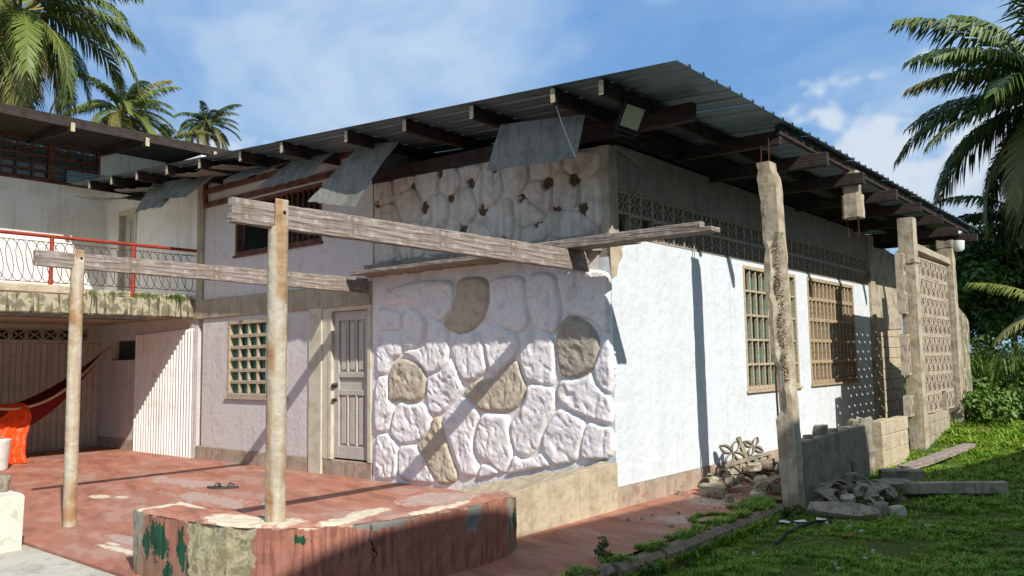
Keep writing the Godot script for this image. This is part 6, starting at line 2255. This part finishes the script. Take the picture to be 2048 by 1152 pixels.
func build_trees() -> void:
	var green := Color(0.062, 0.105, 0.02)
	var fresh := Color(0.115, 0.16, 0.028)
	var dark := Color(0.06, 0.105, 0.022)
	# right edge
	palm("tall coconut palm reaching in from the right edge above the roof", Vector3(2.6, 0.4, -18.9), Vector3(2.1, 8.3, -19.1), crown_fronds(64, 4.4, 4, green, Vector3(-0.06, 0, 0.0), -1.2, 1.35, 1.1), 4, 0.18)
	palm("lower coconut palm with yellowing fronds behind the far column", Vector3(1.6, 0.4, -22.0), Vector3(1.3, 5.2, -22.3), crown_fronds(36, 3.4, 5, dark, Vector3(-0.05, 0, 0), -1.1, 1.0, 1.0), 5, 0.17)
	palm("young palm whose frond hangs over the lawn at the right edge", Vector3(2.6, 0.3, -13.4), Vector3(2.55, 2.3, -13.4), crown_fronds(9, 1.8, 6, fresh, Vector3(-0.05, 0, 0), -0.3, 1.0, 0.8), 6, 0.09)
	# seen through the gap under the roof
	palm("small far palm seen in the gap left of the slender column", Vector3(-3.3, 0.4, -24.0), Vector3(-3.2, 4.0, -24.0), crown_fronds(16, 2.6, 7, fresh, Vector3(0.05, 0, 0), -0.4, 1.2, 0.9), 7, 0.14)
	palm("small far palm seen in the gap between the two far columns", Vector3(-3.3, 0.4, -29.0), Vector3(-3.2, 4.6, -29.0), crown_fronds(16, 2.2, 8, green, Vector3(0.05, 0, 0), -0.4, 1.2, 0.9), 8, 0.14)
	# behind the wing
	palm("tall coconut palm with hanging fronds and nuts above the left wing", Vector3(-16.7, 0.0, 0.3), Vector3(-16.45, 9.9, -0.1), crown_fronds(36, 3.0, 9, fresh, Vector3(0.05, 0, 0.0), -1.25, 1.0, 1.35), 9, 0.15, 5)
	palm("windswept palm behind the middle of the left wing roof", Vector3(-30.2, 0.0, -8.9), Vector3(-30.2, 12.4, -8.9), crown_fronds(30, 2.5, 10, fresh, Vector3(0.5, 0, -0.35), -0.9, 1.2, 1.3), 10, 0.17)
	palm("small dark windswept palm farthest right behind the wing roof", Vector3(-35.6, 0.0, -15.8), Vector3(-35.6, 14.4, -15.8), crown_fronds(26, 2.0, 11, green, Vector3(0.45, 0, -0.3), -0.9, 1.2, 1.3), 11, 0.17)
	palm("low palm crown between the two windswept palms", Vector3(-31.4, 0.0, -11.4), Vector3(-31.4, 11.8, -11.4), crown_fronds(22, 1.9, 12, fresh, Vector3(0.3, 0, -0.3), -0.9, 0.9, 1.2), 12, 0.16)
	# dark growth at the end of the lawn
	tree("dark broadleaf tree behind the far column", Vector3(-1.2, 0.5, -27.0), 5.0, 2.6, 31, Color(0.068, 0.125, 0.024))
	tree("dense dark tree at the right edge beyond the lawn", Vector3(1.6, 0.5, -26.0), 5.6, 3.0, 32, Color(0.068, 0.125, 0.024))
	tree("low dense tree behind the shrubs at the end of the lawn", Vector3(0.4, 0.5, -20.0), 4.6, 2.2, 33, Color(0.068, 0.125, 0.024), 0.13)
	tree("dark tree standing deepest in the growth at right", Vector3(0.0, 0.5, -35.0), 6.2, 3.6, 34, Color(0.068, 0.125, 0.024), 0.2)
	tree("leafy dark tree half hidden behind the ragged wall slab", Vector3(-0.6, 0.5, -22.5), 5.0, 2.4, 36, Color(0.068, 0.125, 0.024), 0.13)
	tree("low spreading tree under the tall palm at the right edge", Vector3(2.4, 0.5, -22.0), 4.8, 2.6, 37, Color(0.068, 0.125, 0.024), 0.13)
	tree("tall dark tree closing the view at the far right", Vector3(1.0, 0.5, -31.0), 6.2, 3.4, 38, Color(0.068, 0.125, 0.024), 0.17)
	tree("shaded tree leaning in at the far right of the lawn", Vector3(3.2, 0.5, -20.0), 5.5, 2.3, 35, Color(0.068, 0.125, 0.024), 0.13)
	var r := RandomNumberGenerator.new()
	r.seed = 55
	var sh := [
		["bright leafy shrub at the foot of the far column", Vector3(1.55, 0.28, -9.2), 0.55, 0.5, 0.055, 900],
		["broad leafy shrub right of the far column", Vector3(1.95, 0.3, -9.9), 0.6, 0.65, 0.055, 1100],
		["leafy shrub at the right edge of the lawn", Vector3(2.6, 0.3, -10.2), 0.65, 0.7, 0.055, 1100],
		["low shrub behind the far column", Vector3(1.4, 0.35, -11.2), 0.7, 0.7, 0.06, 900],
		["taller shrub behind the right edge of the lawn", Vector3(2.2, 0.4, -12.2), 1.0, 0.8, 0.06, 1100],
		["bushy shrub deeper behind the ragged wall slab", Vector3(1.2, 0.4, -13.2), 1.2, 0.9, 0.065, 1100],
		["tall bushy shrub under the palm at the right edge", Vector3(2.4, 0.45, -15.2), 1.5, 1.1, 0.07, 1300],
		["wide bushy shrub under the dark trees", Vector3(0.9, 0.45, -16.2), 1.6, 1.2, 0.075, 1300],
	]
	for k in sh.size():
		var s: Array = sh[k]
		shrub(s[0], s[1], s[2], s[3], 70 + k, Color(0.095, 0.17, 0.026) if k < 5 else Color(0.075, 0.135, 0.024), s[4], s[5])
	# tall grass clumps
	for k in 22:
		var base := Vector3(1.0 + r.randf() * 2.1, 0.42, -11.5 - r.randf() * 5.0)
		var g := Geo.new()
		g.colored = true
		for b in 90:
			var a := r.randf() * TAU
			var d := Vector3(cos(a), 0, sin(a))
			var l := r.randf_range(0.6, 1.6)
			var p0 := base + d * 0.08 * r.randf()
			var p1 := p0 + d * l * 0.18 + Vector3.UP * l * 0.65
			var p2 := p0 + d * l * 0.55 + Vector3.UP * l * 0.8
			var s := Vector3(-d.z, 0, d.x) * 0.011
			var sd := r.randf_range(0.7, 1.3)
			g.c = Color(0.12 * sd, 0.185 * sd, 0.035 * sd)
			g.quad(p0 - s, p0 + s, p1 + s, p1 - s)
			g.tri(p1 - s, p1 + s, p2)
		solo("grass_clump", "clump of tall grass beyond the end of the lawn", "grass clump", g, M.grass, base, "tall grass clumps beyond the lawn")

# ---------------------------------------------------------------- the house next door, which shades the lawn
func build_neighbour() -> void:
	var o := thing("neighbouring_house", "tall plain house next door, right of the camera and out of view", "house", Vector3(8.5, -0.2, 6.0))
	var g := Geo.new()
	g.prism(PackedVector2Array([Vector2(5.75, -14.5), Vector2(11.0, -14.5), Vector2(11.0, 1.0), Vector2(7.34, 1.26)]), 6.2, Transform3D(Basis(Vector3(1, 0, 0), Vector3(0, 0, -1), Vector3(0, 1, 0)), Vector3(0, -0.25, 0)))
	part(o, "wall", g, M.neighbour_wall)
	o = thing("neighbouring_shed", "lower shed behind the house next door, out of view", "shed", Vector3(8.0, -0.2, -5.0))
	g = Geo.new()
	g.prism(PackedVector2Array([Vector2(6.13, 1.75), Vector2(11.0, 1.3), Vector2(12.0, 14.0), Vector2(9.3, 13.5)]), 4.2, Transform3D(Basis(Vector3(1, 0, 0), Vector3(0, 0, -1), Vector3(0, 1, 0)), Vector3(0, -0.2, 0)))
	part(o, "wall", g, M.neighbour_wall)
